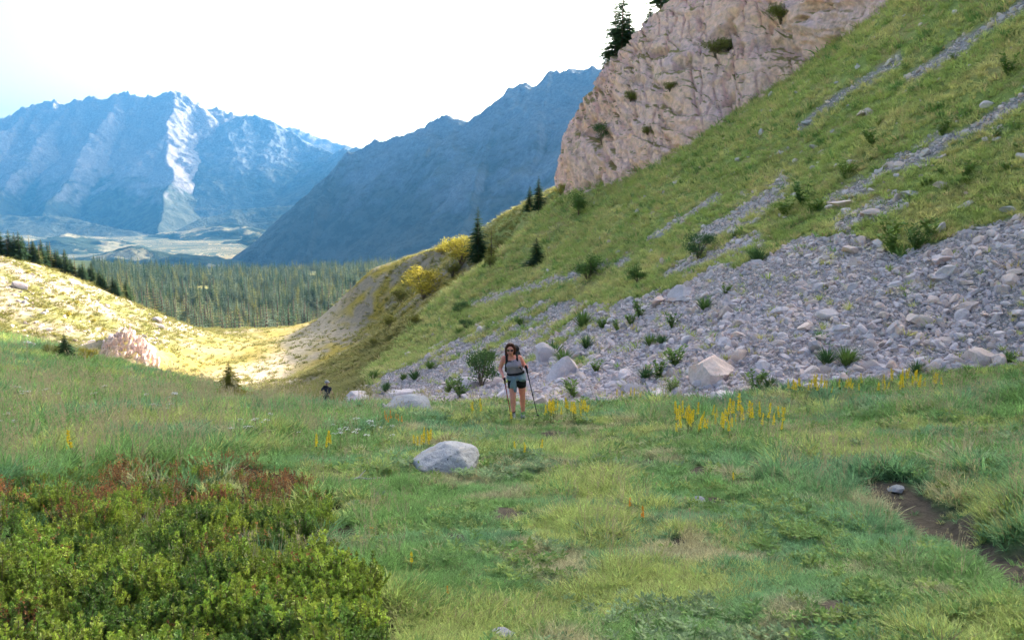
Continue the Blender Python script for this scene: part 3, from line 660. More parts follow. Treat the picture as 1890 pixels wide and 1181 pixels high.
# the stones next to a named boulder are told apart by it
REFS = {(1315, 716): 'largest pinkish boulder', (1216, 568): 'red-based block in mid scree', (1660, 622): 'upright grey boulder of the right scree', (1490, 612): 'pinkish wedge block', (1755, 512): 'large grey boulder high on the scree', (1812, 672): 'brownish block at the lower rim', (1045, 700): 'rounded outcrop right of the woman', (880, 720): 'outcrop left of the woman', (740, 738): 'long outcrop left of the woman', (1575, 470): 'pale block at the upper rim', (1872, 530): 'pale boulder near the right edge', (1740, 432): 'rounded rock atop the scree'}
took = set()
for (bu, bv), nm in REFS.items():
    for side, f in (('left of', lambda a, b: b - a > 18), ('right of', lambda a, b: a - b > 18)):
        c = sorted([(math.hypot(a - bu, b - bv), i_) for i_, (o_, a, b, m_) in enumerate(STONE_AT) if i_ not in took and f(a, bu)])[:3]
        for (dist, i_), od in zip(c, ('nearest', 'second nearest', 'third nearest')):
            if dist > 130: continue
            took.add(i_); STONE_AT[i_][0]['label'] = '%s scree stone, %s %s the %s' % ('pinkish' if 'pink' in STONE_AT[i_][3] else 'grey', od, side, nm)
# ------------------------------------------------------------------ stone bank in the sun on the left
def stone_bank():
    root = empty('stone_bank', hit(225, 672)); base = Vector(root.location)
    st = [rock_mesh('bank_stone', 300 + i, warm, 2, .8, 11, .05) for i in range(5)]
    for i in range(220):
        f = random.random(); g = random.random()
        uu = 170 + 122 * f; top = np.interp(uu, [170, 205, 236, 262, 292], [655, 622, 604, 622, 664]); vv = top + 2 + (np.interp(uu, [170, 240, 292], [664, 655, 690]) - top) * g ** 1.3
        t_ = 90 - 3.5 * g + 1.5 * random.random(); p = Vector(pt(uu, vv, t_)); o = link('stone', random.choice(st), root); o.location = p - base
        q = random.uniform(.16, .36); o.scale = (q * .7, q, q * 1.9); o.rotation_euler = (random.uniform(-.3, .3), random.uniform(.1, .5), random.uniform(-.5, .5))
    # rubble core behind the stones
    core = rock_mesh('core', 333, warm, 3, .62, 8, .1); c = link('core', core, root); c.location = Vector(pt(236, 650, 92.5)) - base; c.scale = (4.9, 2.8, 3.6)
    tag(root, 'bank of stacked pinkish stones catching the sun beyond the left crest', 'stone bank')
stone_bank()

xs_, ys_, rs_ = polar(3800, -40, -24, 78, 175); zs_ = gz(xs_, ys_); kp = (fbm(xs_ * .12, ys_ * .12, 3, 160) > -.05) & (xs_ < -46); nk = int(kp.sum())
scatter('spur_stones', np.stack([xs_, ys_, zs_], -1)[kp], np.stack([rng.normal(0, .5, nk), rng.normal(0, .5, nk), rng.uniform(0, 6.28, nk)], -1), (rng.gamma(1.1, .12, nk) + .08)[:, None] * np.ones((1, 3)), rng.integers(0, 10, nk), np.ones((nk, 3)), sharp, 'pale stones scattered over the sunlit left spur', 'stones')
# ------------------------------------------------------------------ trees and bushes
def conifer_parts(seed, needle, bark, levels=24, dens=9, width=.19, sparse=0.0):
    """unit-height spruce: trunk and crown meshes"""
    random.seed(seed); tr = Tri(); cr = Tri()
    tr.tube([(0, 0, -.05), (.004, 0, .3), (0, .004, .7), (0, 0, .97)], [.02, .015, .008, .002], 6)
    for i in range(levels):
        h = .07 + .90 * (i / (levels - 1)) ** .93; L = width * (1 - h) ** .85 * random.uniform(.8, 1.15) + .012
        nb = max(4, int(dens * (1 - .45 * h))); a0 = random.uniform(0, 6.28)
        for j in range(nb):
            if random.random() < sparse: continue
            a = a0 + 6.28 * j / nb + random.uniform(-.25, .25); l = L * random.uniform(.62, 1.18); dr = random.uniform(.10, .42) * (1 - .6 * h)
            c, s_ = math.cos(a), math.sin(a); side = Vector((-s_, c, 0)); hh = h + random.uniform(-.012, .012)
            segs = 5
            for q in range(segs):
                t0 = (q + .25) / segs; p = Vector((c * l * t0, s_ * l * t0, hh - dr * l * t0 * t0 + .10 * l * t0)); sp = l * (.50 - .30 * t0) * random.uniform(.7, 1.2)
                out = Vector((c, s_, -dr * t0 + .05))
                for sg in (-1, 1):
                    cr.leaf(p, out * sp * .55 + side * sg * sp * .62 + Vector((0, 0, random.uniform(-.35, .1) * sp)), sp * .20, (0, 0, 1))
                cr.leaf(p, out * sp * .9 + Vector((0, 0, random.uniform(-.5, .05) * sp)), sp * .16, side)
    cr.leaf((0, 0, .94), (0, 0, .065), .006, (1, 0, 0)); cr.leaf((0, 0, .94), (0, 0, .065), .006, (0, 1, 0))
    return tr.build('trunk', [bark]), cr.build('crown', [needle])
def bush_parts(seed, leafm, bark, n=1500, lobes=7, leaf=.055, flat=.8):
    """unit-height bush: branching stems and leaves gathered in uneven lobes"""
    random.seed(seed); st = Tri(); lf = Tri(); C = []
    for i in range(lobes):
        a = random.uniform(0, 6.28); rr_ = random.uniform(.12, .36); h = random.uniform(.32, .80)
        c = Vector((math.cos(a) * rr_, math.sin(a) * rr_, h)); C.append((c, random.uniform(.17, .30)))
        st.tube([(0, 0, -.06), (c.x * .35, c.y * .35, h * .5), (c.x, c.y, h)], [.022, .014, .005], 5)
        for _ in range(3):
            e = c + Vector((random.gauss(0, .14), random.gauss(0, .14), random.gauss(.03, .1))); st.tube([(c.x * .6, c.y * .6, h * .7), tuple(e)], [.008, .003], 4)
    for _ in range(n):
        c, r_ = random.choice(C); d_ = Vector((random.gauss(0, 1), random.gauss(0, 1), random.gauss(0, 1))).normalized(); r2 = r_ * random.random() ** .4 * random.uniform(.85, 1.2)
        p = c + Vector((d_.x, d_.y, d_.z * flat)) * r2
        if p.z < .02: continue
        lf.leaf(p, Vector((random.gauss(0, .7), random.gauss(0, .7), random.gauss(.35, .6))).normalized() * leaf * random.uniform(.6, 1.4), leaf * .32)
    return st.build('stem', [bark]), lf.build('foliage', [leafm])
bark = plain('bark', (.16, .12, .09), .9, .35, 40)
dark_needle = leaf_mat('dark_spruce_needles', (.045, .095, .045), .35, .2)
blue_needle = leaf_mat('blue_spruce_needles', (.09, .135, .09), .35, .25)
gold_needle = leaf_mat('golden_conifer_needles', (.26, .25, .05), .35, .35)
warm_needle = leaf_mat('sunlight_tinted_needles', (.20, .22, .075), .4, .4)  # yellow of sunlit trees put into the needle colour
gold_leaf = leaf_mat('golden_leaves', (.38, .35, .06), .3, .4)
green_leaf = leaf_mat('green_leaves', (.13, .23, .065), .4, .3)
deep_leaf = leaf_mat('deep_green_leaves', (.085, .17, .065), .4, .3)
olive_leaf = leaf_mat('olive_leaves', (.20, .22, .06), .35, .35)
SPR = [conifer_parts(1 + i, dark_needle, bark, 30, 13, .25) for i in range(3)]
SPB = [conifer_parts(11 + i, dark_needle, bark, 24, 10, .26, .05) for i in range(2)]
LAR = [conifer_parts(21 + i, gold_needle, bark, 20, 8, .24, .1) for i in range(2)]
VAL = [conifer_parts(31 + i, [warm_needle, blue_needle, dark_needle, blue_needle][i], bark, 12, 7, [.17, .16, .2, .22][i]) for i in range(4)]
BUS = [bush_parts(41 + i, [gold_leaf, green_leaf, deep_leaf, olive_leaf][i], bark, 2400, 9, .05) for i in range(4)]
BSM = [bush_parts(61 + i, [green_leaf, deep_leaf][i % 2], bark, 1000, 6, .075) for i in range(4)]
def plant(name, parts, p, h, label, cat, group=None, names=('trunk', 'crown'), wide=1.0, rz=None, lean=(0, 0)):
    o = empty(name, (p[0], p[1], p[2] - .02 * h), random.uniform(0, 6.28) if rz is None else rz)
    o.rotation_euler[0], o.rotation_euler[1] = lean
    for nm, m in zip(names, parts):
        c = link(nm, m, o)
    o.scale = (h * wide, h * wide, h); return tag(o, label, cat, group)
def tree_at(name, parts, u_, v0, v1, label, cat='tree', wide=1.0, **k):
    p = hit(u_, v0); return plant(name, parts, p, (v0 - v1) / ppm(p), label, cat, wide=wide, **k)
random.seed(3)
LF = ('stem', 'foliage')
tree_at('spruce_tree', SPR[0], 883, 487, 380, 'tall dark spruce standing alone on the sunlit rib')
tree_at('larch_tree', LAR[0], 907, 482, 418, 'golden conifer just right of the tall dark spruce', wide=1.2)
tree_at('broadleaf_tree', BUS[0], 852, 490, 428, 'golden leafy tree just left of the tall dark spruce', names=LF, wide=1.1)
tree_at('spruce_tree', SPR[1], 978, 392, 342, 'shorter left spruce of the pair on the rib below the cliff', wide=1.25)
tree_at('spruce_tree', SPR[2], 994, 390, 324, 'taller right spruce of the pair on the rib below the cliff', wide=1.1)
tree_at('spruce_tree', SPR[1], 990, 492, 438, 'small stout dark spruce on the shaded grass slope', wide=1.9)
tree_at('broadleaf_bush', BUS[0], 782, 552, 487, 'round bright yellow bush on the far rib', 'bush', names=LF, wide=1.1)
tree_at('broadleaf_bush', BUS[1], 1085, 518, 464, 'rounded green bush with bare stems on the grass slope', 'bush', names=LF, wide=1.2)
tree_at('broadleaf_bush', BUS[2], 1290, 478, 428, 'dark green bush above the scree beside stone streaks', 'bush', names=LF, wide=1.1)
tree_at('broadleaf_bush', BUS[1], 1178, 524, 486, 'bright green bush at the upper edge of the scree', 'bush', names=LF, wide=1.2)
tree_at('broadleaf_bush', BUS[2], 888, 716, 642, 'tall dark green bush left of the walking woman', 'bush', names=LF, wide=.85)
tree_at('broadleaf_bush', BUS[1], 1068, 396, 352, 'grey green bush at the foot of the cliff nose', 'bush', names=LF, wide=1.2)
GLD = conifer_parts(27, gold_needle, bark, 22, 14, .40)
tree_at('young_conifer', GLD, 426, 740, 662, 'young golden conifer at the crest in front of the pasture', wide=1.25)
tree_at('young_conifer', SPR[0], 122, 664, 612, 'small dark conifer on the left crest beside the stone bank', wide=1.6)
tree_at('broadleaf_bush', BUS[3], 95, 660, 632, 'low olive bush left of the small dark conifer', 'bush', names=LF, wide=1.2)
tree_at('broadleaf_bush', BUS[0], 160, 668, 640, 'low golden bush between the dark conifer and the stone bank', 'bush', names=LF, wide=1.5)
for k, (bu, bv, bt, mi_, lab) in enumerate([(740, 560, 525, 3, 'olive bush left of the round yellow bush'), (720, 605, 578, 3, 'low olive bush on the shaded face of the far rib'), (860, 610, 588, 2, 'small dark bush on the near rib edge'), (815, 470, 446, 0, 'small golden bush on the skyline of the far rib'), (835, 512, 480, 3, 'olive bush below the golden tree'),
        (765, 600, 578, 3, 'olive bush under the round yellow bush'), (690, 640, 622, 3, 'little olive bush low on the far rib'), (925, 462, 440, 3, 'little olive bush right of the golden conifer'), (1035, 360, 338, 0, 'golden shrub at the cliff corner'), (850, 580, 556, 2, 'dark little bush below the spruce on the rib'), (905, 495, 470, 3, 'olive bush at the foot of the golden conifer')]):
    tree_at('broadleaf_bush', BUS[mi_], bu, bv, bt, lab, 'bush', names=LF, wide=1.2)
# conifers on the brow of the cliff: stand on its top edge
def cliff_top(u_):
    row = CLIFF_P[240]; uu, vv, dd = project(row); i_ = int(np.argmin(np.abs(uu - u_))); return row[i_]
for u_, h_, w_, k_, lab in ((1137, 4.6, 1.1, 0, 'lower left spruce on the cliff brow'), (1150, 5.0, 1.0, 1, 'slender spruce in the middle of the cliff brow'), (1163, 3.2, 1.2, 0, 'short spruce on the cliff brow right of the slender one'), (1122, 1.8, 1.4, 1, 'lowest little spruce on the cliff brow'),
                            (1200, 1.7, 1.5, 0, 'low shrubby conifer high on the cliff brow'), (1222, 4.2, 1.1, 1, 'spruce cut by the top edge of the photo')):
    p = cliff_top(u_ + 2); plant('spruce_tree', SPB[k_], (p[0] - .2, p[1] + .2, p[2] + .1), h_ * 1.35, lab, 'tree', wide=w_)
# a shrub rooted in the cliff face
P_ = CLIFF_P.reshape(-1, 3); uu, vv, dd = project(P_); k_ = int(np.argmin((uu - 1110) ** 2 + (vv - 262) ** 2 + (dd > 84) * 1e6)); p = P_[k_]
plant('cliff_shrub', BUS[2], (p[0], p[1] - .1, p[2] - .2), 2.0, 'dark green shrub rooted in the cliff face', 'bush', names=LF, wide=.9)
for k_, (cu, cv, hh) in enumerate(((1165, 185, 1.1), (1320, 100, 1.6), (1345, 92, 1.3), (1235, 165, .9), (1195, 245, .9), (1440, 40, 1.6))):
    i_ = int(np.argmin((uu - cu) ** 2 + (vv - cv) ** 2 + (dd > 84) * 1e6)); p = P_[i_]
    plant('cliff_shrub', BUS[3], (p[0], p[1] - .1, p[2] - .2), hh, ['olive tuft on the cliff face near its left edge', 'olive tuft high on the middle of the cliff face', 'olive tuft right of the high middle one on the cliff', 'small olive tuft in the left third of the cliff', 'small olive tuft low on the left of the cliff', 'olive tuft under the overhang at the top of the cliff'][k_], 'bush', names=LF, wide=1.6)
# spruces along the crest of the left spur
for i in range(40):
    f = i / 39; uu_ = -30 + 275 * f + random.uniform(-4, 4); q = None
    for vv_ in range(420, 625, 3):                           # the crest as it stands against the valley
        q = hit(uu_, vv_)
        if q[1] < 215: break
    q = np.array([q[0] * 1.015, q[1] * 1.015, 0]); q[2] = gz(q[0], q[1]); h_ = (random.uniform(34, 56) if uu_ < 130 else random.uniform(26, 44)) / ppm(q)
    plant('spruce_tree', SPR[i % 3] if i % 3 else VAL[0], q, h_, 'spruce in the dark row along the crest of the left spur', 'tree', 'spruces on the left spur', wide=1.4)
for i in range(9):
    uu_ = random.uniform(0, 215); vv_ = np.interp(uu_, [0, 60, 110, 170, 220], [490, 500, 520, 545, 575]) + random.uniform(4, 60); q = hit(uu_, vv_)
    if q[1] > 300: continue
    plant('broadleaf_bush', BUS[0], q, random.uniform(.4, .9), 'low yellowish shrub on the sunlit face of the left spur', 'bush', 'shrubs on the left spur', names=LF, wide=1.4)
# the wood in the valley
N1 = 7600
x, y, r = polar(N1, -30, -5, 255, 1550, .55); z = gz(x, y); u, v, d = project(np.stack([x, y, z], -1))
clear = fbm(x * .011, y * .011, 3, 77); clump = fbm(x * .03, y * .03, 3, 78)
ok = (clear < .20) & (clump + .5 * rng.uniform(-1, 1, N1) > -.34) & (u > 170) & (u < 730) & ((r > 290) | (rng.uniform(0, 1, N1) < .5))
x, y, z, r, u, v, d = [a[ok] for a in (x, y, z, r, u, v, d)]; n = len(x)
ht = rng.uniform(6, 17, n) * (1 + .5 * fbm(x * .02, y * .02, 2, 79)) * np.interp(r, [250, 350, 700], [.75, 1.0, 1.15])
# which of them stand clear of the ground in front
top = np.stack([x, y, z + ht * .8], -1); vis = np.ones(n, bool)
for f in np.linspace(.08, .97, 40): vis &= (top[:, 2] * f) > gz(top[:, 0] * f, top[:, 1] * f)
x, y, z, r, u, v, d, ht = [a[vis] for a in (x, y, z, r, u, v, d, ht)]; n = len(x)
order = np.argsort(-(ht / d)); first, rest_ = order[:270], order[270:]
for k in first:
    plant('valley_spruce', VAL[int(rng.integers(0, 4))], (x[k], y[k], z[k]), ht[k], 'spruce of the valley wood beyond the sunlit pasture', 'tree', 'spruces of the valley wood', wide=rng.uniform(1.5, 2.2))
PR_ = []
for tr_, cr_ in VAL:
    bm = bmesh.new(); bm.from_mesh(tr_); bm.from_mesh(cr_); m = bpy.data.meshes.new('wood_spruce'); bm.to_mesh(m); bm.free(); m.materials.append(cr_.materials[0]); PR_.append(m)
k = rest_
scatter('valley_wood', np.stack([x, y, z], -1)[k], np.stack([0 * k, 0 * k, rng.uniform(0, 6.28, len(k))], -1), np.stack([ht[k] * 1.8, ht[k] * 1.8, ht[k]], -1), rng.integers(0, 4, len(k)), np.ones((len(k), 3)), PR_, 'far spruces of the valley wood merging into one mass', 'wood')

# ------------------------------------------------------------------ plants on the scree and slope
def lance_parts(seed, leafm, n=34, spread=.45, w=.05):
    random.seed(seed); st = Tri(); lf = Tri()
    st.tube([(0, 0, -.05), (0, 0, .25)], [.02, .01], 5)
    for i in range(n):
        a = random.uniform(0, 6.28); t = random.uniform(.15, 1); L = random.uniform(.6, 1.05); d_ = Vector((math.cos(a) * spread * t, math.sin(a) * spread * t, L * (1 - .3 * t)))
        lf.blade((math.cos(a) * .08 * t, math.sin(a) * .08 * t, 0), d_, w * random.uniform(.6, 1.2), random.uniform(.05, .35), 0, 3)
    return st.build('stem', [leafm]), lf.build('leaf_rosette', [leafm])
LAN = [lance_parts(70 + i, [deep_leaf, green_leaf, green_leaf][i], 120, .42, .024) for i in range(3)]
def herb_parts(seed, leafm, n=150):
    random.seed(seed); st = Tri(); lf = Tri()
    for i in range(9):
        a = random.uniform(0, 6.28); e = Vector((math.cos(a) * random.uniform(.1, .5), math.sin(a) * random.uniform(.1, .5), random.uniform(.5, .95))); st.tube([(0, 0, -.05), tuple(e * .5), tuple(e)], [.018, .012, .005], 4)
        for _ in range(n // 9):
            f = random.uniform(.15, 1); g = random.uniform(0, 6.28); lf.leaf(e * f, Vector((math.cos(g), math.sin(g), random.uniform(.1, .9))).normalized() * random.uniform(.14, .26), .055, (0, 0, 1))
    return st.build('stem', [leafm]), lf.build('leaf_rosette', [leafm])
fresh_leaf = leaf_mat('fresh_leaves', (.19, .30, .08), .35, .35)
BRO = [herb_parts(80 + i, [green_leaf, fresh_leaf, fresh_leaf][i]) for i in range(3)]
random.seed(5)
PLANTS = [(1525, 672, 42, 'L', 'left of two tall grassy clumps in the lower scree'), (1562, 674, 46, 'L', 'right of two tall grassy clumps in the lower scree'), (1392, 722, 44, 'B', 'broad leafy plant right of the largest boulder'), (1420, 718, 34, 'L', 'dark grassy clump right of the broad leafy plant'), (1247, 676, 46, 'B', 'bright leafy plant left of the largest boulder'), (1215, 702, 40, 'B', 'leafy plant low on the scree left of the largest boulder'), (1190, 700, 34, 'L', 'grassy clump left of the low leafy plants'), (1240, 726, 34, 'B', 'leafy plant at the left foot of the largest boulder'),
      (1200, 640, 32, 'L', 'dark clump in the mid scree'), (1222, 636, 26, 'L', 'small clump right of the mid scree clump'), (1112, 606, 28, 'L', 'dark clump high on the left scree'), (1075, 604, 42, 'L', 'upright dark clump beside a grey rock on the scree'), (1082, 642, 30, 'L', 'clump right of the walking woman on the scree'), (1040, 670, 36, 'L', 'dark clump just behind the walking woman'), (1000, 664, 36, 'B', 'bright leafy plant just right of the woman\'s head'), (1022, 660, 40, 'L', 'tall clump between leafy plants behind the woman'), (1100, 688, 28, 'B', 'leafy plant on the rocks right of the woman'), (1060, 735, 40, 'B', 'bluish leafy plant at the woman\'s left side'),
      (1240, 606, 30, 'B', 'leafy plant in the upper mid scree'), (1300, 572, 34, 'L', 'clump at the top of the scree right of the red-based block'), (1338, 545, 24, 'B', 'small bright plant near the top of the scree'), (1180, 588, 34, 'B', 'bright plant below the upper scree edge'), (1165, 600, 28, 'B', 'bright plant left of another at the upper scree edge'), (1140, 612, 24, 'B', 'small bright plant in the grass strip of the scree'), (1400, 484, 36, 'L', 'clump where grass meets the scree top'), (1390, 478, 30, 'L', 'second clump where grass meets the scree top'),
      (1650, 470, 56, 'B', 'large leafy plant in the grass tongue above the scree'), (1690, 462, 50, 'B', 'leafy plant right in the grass tongue above the scree'), (1640, 440, 46, 'B', 'leafy plant at the top of the grass tongue'), (1720, 440, 40, 'B', 'leafy plant at the right rim of the grass tongue'), (1690, 690, 34, 'L', 'dark clump at the lower rim of the right scree'), (1860, 670, 30, 'L', 'dark clump at the right end of the scree'),
      (795, 682, 24, 'L', 'dark clump on the left scree'), (765, 700, 26, 'L', 'dark clump low on the left scree'), (745, 702, 20, 'L', 'small dark clump on the left scree'), (825, 728, 34, 'B', 'leafy plant at the foot of the left scree'), (712, 722, 24, 'L', 'dark clump near the foot of the left scree'), (690, 700, 24, 'L', 'clump at the left rim of the scree'), (848, 620, 22, 'L', 'small clump at the upper rim of the left scree'), (850, 736, 40, 'B', 'leafy plant left of the woman at the meadow rim'), (905, 668, 30, 'L', 'clump behind the tall dark bush'), (960, 600, 22, 'L', 'clump on the grass strip above the left scree'),
      (1740, 250, 30, 'B', 'leafy plant beside the right stone streak'), (1560, 330, 40, 'B', 'leafy plant on the mid grass slope'), (1610, 270, 36, 'B', 'leafy plant above the mid stone streak'), (1480, 380, 44, 'B', 'leafy plant left of the pinkish rock band'), (1500, 395, 40, 'B', 'leafy plant right of the mid-slope plants'), (1780, 330, 36, 'B', 'leafy plant right of the pinkish stone'), (1860, 140, 40, 'B', 'leafy plant high on the right slope'), (1450, 400, 40, 'B', 'leafy plant above the stone streak end')]
for k, (pu, pv, ph, kd, lab) in enumerate(PLANTS):
    p = hit(pu, pv); plant('leafy_plant' if kd == 'B' else 'grass_clump', (BRO if kd == 'B' else LAN)[k % 3], p, ph / ppm(p) * 1.05, lab, 'plant', names=('stem', 'leaf_rosette'), wide=1.15)
for k in range(60):
    pu = random.uniform(1080, 1890); pv = random.uniform(60, 470); p = hit(pu, pv)
    if scree_amount(p[0], p[1], p[2]) > .1 or pv < 350 - .58 * (pu - 1060) + 25: continue
    plant('leafy_plant', BRO[k % 3], p, random.uniform(.22, .42), 'small leafy plant scattered over the upper grass slope', 'plant', 'scattered plants of the grass slope', names=('stem', 'leaf_rosette'), wide=1.3)

# ------------------------------------------------------------------ flowers
yel = leaf_mat('yellow_petals', (.88, .70, .06), .15, .25, hue=(.9, .68, .06)); ora = leaf_mat('orange_petals', (.85, .36, .05), .15, .25, hue=(.9, .42, .08)); whi = leaf_mat('white_petals', (.72, .70, .74), .1, .25, hue=(.75, .72, .78)); stm = leaf_mat('flower_stems', (.13, .17, .05), .3, .2); strw = leaf_mat('dry_straw', (.42, .33, .17), .25, .3, hue=(.5, .4, .2))
def spike(seed, pm):
    random.seed(seed); st = Tri(); hd = Tri(); lf = Tri(); st.tube([(0, 0, -.04), (.012, .01, .5), (0, 0, .96)], [.010, .008, .004], 5)
    for i in range(70):
        h = random.uniform(.52, 1.0); a = random.uniform(0, 6.28); L = .085 * (1.15 - .7 * (h - .5) / .5); hd.leaf((0, 0, h), (math.cos(a) * L, math.sin(a) * L, random.uniform(-.01, .05)), .026)
    for i in range(9):
        a = random.uniform(0, 6.28); h = random.uniform(.02, .45); lf.blade((0, 0, h), (math.cos(a) * .15, math.sin(a) * .15, .12), .016, .4, 0, 2)
    return st.build('stem', [stm]), hd.build('flower_head', [pm]), lf.build('leaf', [stm])
def umbel(seed, pm):
    random.seed(seed); st = Tri(); hd = Tri(); lf = Tri(); st.tube([(0, 0, -.04), (.02, 0, .5), (.01, .01, .86)], [.008, .007, .005], 5)
    for i in range(11):
        a = random.uniform(0, 6.28); r_ = .16 * math.sqrt(random.random()); c = Vector((math.cos(a) * r_, math.sin(a) * r_, .98 - r_ * .35)); st.tube([(.01, .01, .85), tuple(c)], [.003, .002], 3)
        for _ in range(9):
            g = random.uniform(0, 6.28); hd.leaf(c, (math.cos(g) * .035, math.sin(g) * .035, random.uniform(-.005, .02)), .016, (0, 0, 1))
    for i in range(6):
        a = random.uniform(0, 6.28); lf.blade((0, 0, random.uniform(.02, .4)), (math.cos(a) * .16, math.sin(a) * .16, .1), .02, .4, 0, 2)
    return st.build('stem', [stm]), hd.build('flower_head', [pm]), lf.build('leaf', [stm])
SPK = [spike(100 + i, yel) for i in range(3)]; SPO = [spike(110, ora)]; UMB = [umbel(120 + i, whi) for i in range(2)]; UMO = [umbel(125, ora)]
FN = ('stem', 'flower_head', 'leaf')
random.seed(11)
def flowers(kind, name, boxes, label, group):
    for (u0, u1, v0, v1, n_, hpx) in boxes:
        for _ in range(n_):
            p = hit(random.uniform(u0, u1), random.uniform(v0, v1)); h_ = hpx * random.uniform(.95, 1.5) / ppm(p)
            plant(name, random.choice(kind), p, h_, label, 'flower', group, names=FN, wide=random.uniform(.7, 1.1), lean=(random.uniform(-.12, .12), random.uniform(-.12, .12)))
flowers(SPK, 'yellow_flower', [(1245, 1460, 785, 815, 48, 34), (1340, 1420, 788, 800, 8, 46), (1252, 1275, 800, 806, 3, 40)], 'yellow flower spike in the tall clump of the right meadow', 'yellow flowers of the right meadow')
flowers(SPK, 'yellow_flower', [(1440, 1640, 724, 738, 34, 25), (1640, 1740, 716, 736, 20, 31)], 'yellow flower spike in the band along the scree foot', 'yellow flowers along the scree foot')
flowers(SPK, 'yellow_flower', [(1000, 1085, 768, 782, 30, 28), (1130, 1190, 740, 748, 8, 20)], 'yellow flower spike to the right of the walking woman', 'yellow flowers beside the woman')
flowers(SPK, 'yellow_flower', [(760, 800, 830, 842, 8, 36), (578, 612, 836, 846, 5, 34), (940, 1000, 840, 850, 4, 26)], 'yellow flower spike near the foreground boulder', 'yellow flowers around the boulder')
flowers(SPK, 'yellow_flower', [(860, 900, 765, 780, 5, 24), (940, 952, 782, 786, 2, 24)], 'small yellow flower on the path left of the woman', 'yellow flowers on the path')
flowers(SPO, 'orange_flower', [(700, 745, 782, 790, 7, 22)], 'orange flower in front of the flat grey slab', 'orange flowers by the slab')
for (fu, fv, fh, kd, lab) in [(132, 862, 72, SPK[0], 'tall lone yellow spike in the left meadow'), (172, 866, 30, UMO[0], 'orange flower head low in the left meadow'), (84, 894, 24, UMO[0], 'orange flower head at the upper left of the heath patch'), (1162, 950, 34, SPO[0], 'thin orange spike in the middle foreground'), (760, 1058, 44, SPK[1], 'lone yellow spike right of the heath patch'), (826, 1108, 30, SPO[0], 'small orange flower in the short grass'), (1352, 900, 30, SPK[2], 'lone yellow flower by the earth patch'), (686, 996, 26, UMO[0], 'orange flower head in the grass right of the heath patch'), (1185, 975, 44, SPO[0], 'reddish dry spike in the middle meadow'), (684, 908, 18, UMO[0], 'orange flower by the fallen stick')]:
    p = hit(fu, fv); plant('yellow_flower' if 'yellow' in lab else 'orange_flower', kd, p, fh / ppm(p), lab, 'flower', names=FN)
flowers(UMB, 'white_umbel', [(610, 730, 812, 838, 16, 34)], 'white umbel flower in the tall grass left of the boulder', 'white umbels left of the boulder')
flowers(UMB, 'white_umbel', [(30, 330, 745, 790, 26, 30), (0, 40, 790, 830, 5, 36)], 'whitish umbel flower in the meadow below the left crest', 'white umbels below the left crest')
flowers(UMB, 'white_umbel', [(420, 580, 800, 830, 9, 32)], 'white umbel flower in the meadow behind the heath patch', 'white umbels behind the heath')
# a fallen stick
k = Tri(); a, b = hit(632, 893), hit(702, 889)
k.tube([tuple(a + (0, 0, .02)), tuple((a * .6 + b * .4) + (0, .05, .045)), tuple((a * .3 + b * .7) + (0, -.02, .05)), tuple(b + (0, 0, .05))], [.014, .012, .010, .006], 6)
k.tube([tuple((a * .6 + b * .4) + (0, .05, .045)), tuple((a * .45 + b * .55) + (0, .14, .1))], [.007, .003], 5)
tag(link('fallen_stick', k.build('fallen_stick', [plain('weathered_wood', (.42, .40, .40), .9, .3, 60)])), 'bleached grey stick lying in the grass behind the heath', 'stick')

# ------------------------------------------------------------------ grass
gmat = tint_mat('grass_blades')
def tuft(seed, n, h, spread, w, bend, seg=2):
    random.seed(seed); t = Tri()
    for _ in range(n):
        a = random.uniform(0, 6.28); q = random.random(); t.blade((math.cos(a) * spread * q, math.sin(a) * spread * q, -.02), (math.cos(a + random.uniform(-.6, .6)) * h * random.uniform(.05, .55), math.sin(a + random.uniform(-.6, .6)) * h * random.uniform(.05, .55), h * random.uniform(.5, 1.05)), w * random.uniform(.6, 1.2), random.uniform(.05, bend), 0, seg)
    return t.build('tuft', [gmat])
def seedtuft(seed):
    random.seed(seed); t = Tri()
    for _ in range(7):
        a = random.uniform(0, 6.28); e = Vector((math.cos(a) * .22, math.sin(a) * .22, random.uniform(.8, 1.1))); t.blade((0, 0, 0), e, .008, .12, 0, 3); tip = e + Vector((math.cos(a), math.sin(a), -.45)) * .12 * e.length
        for _ in range(6): t.leaf(tip - e * random.uniform(0, .16), (random.gauss(0, .03), random.gauss(0, .03), .06), .010)
    return t.build('tuft', [gmat])
TUF = [tuft(200 + i, 20, 1.0, .45, .050, .55) for i in range(3)] + [tuft(210 + i, 17, 1.0, .32, .040, .9, 3) for i in range(2)] + [tuft(220, 24, 1.0, .9, .055, .9)] + [seedtuft(230), seedtuft(231)]
WX = hit(955, 773.5)
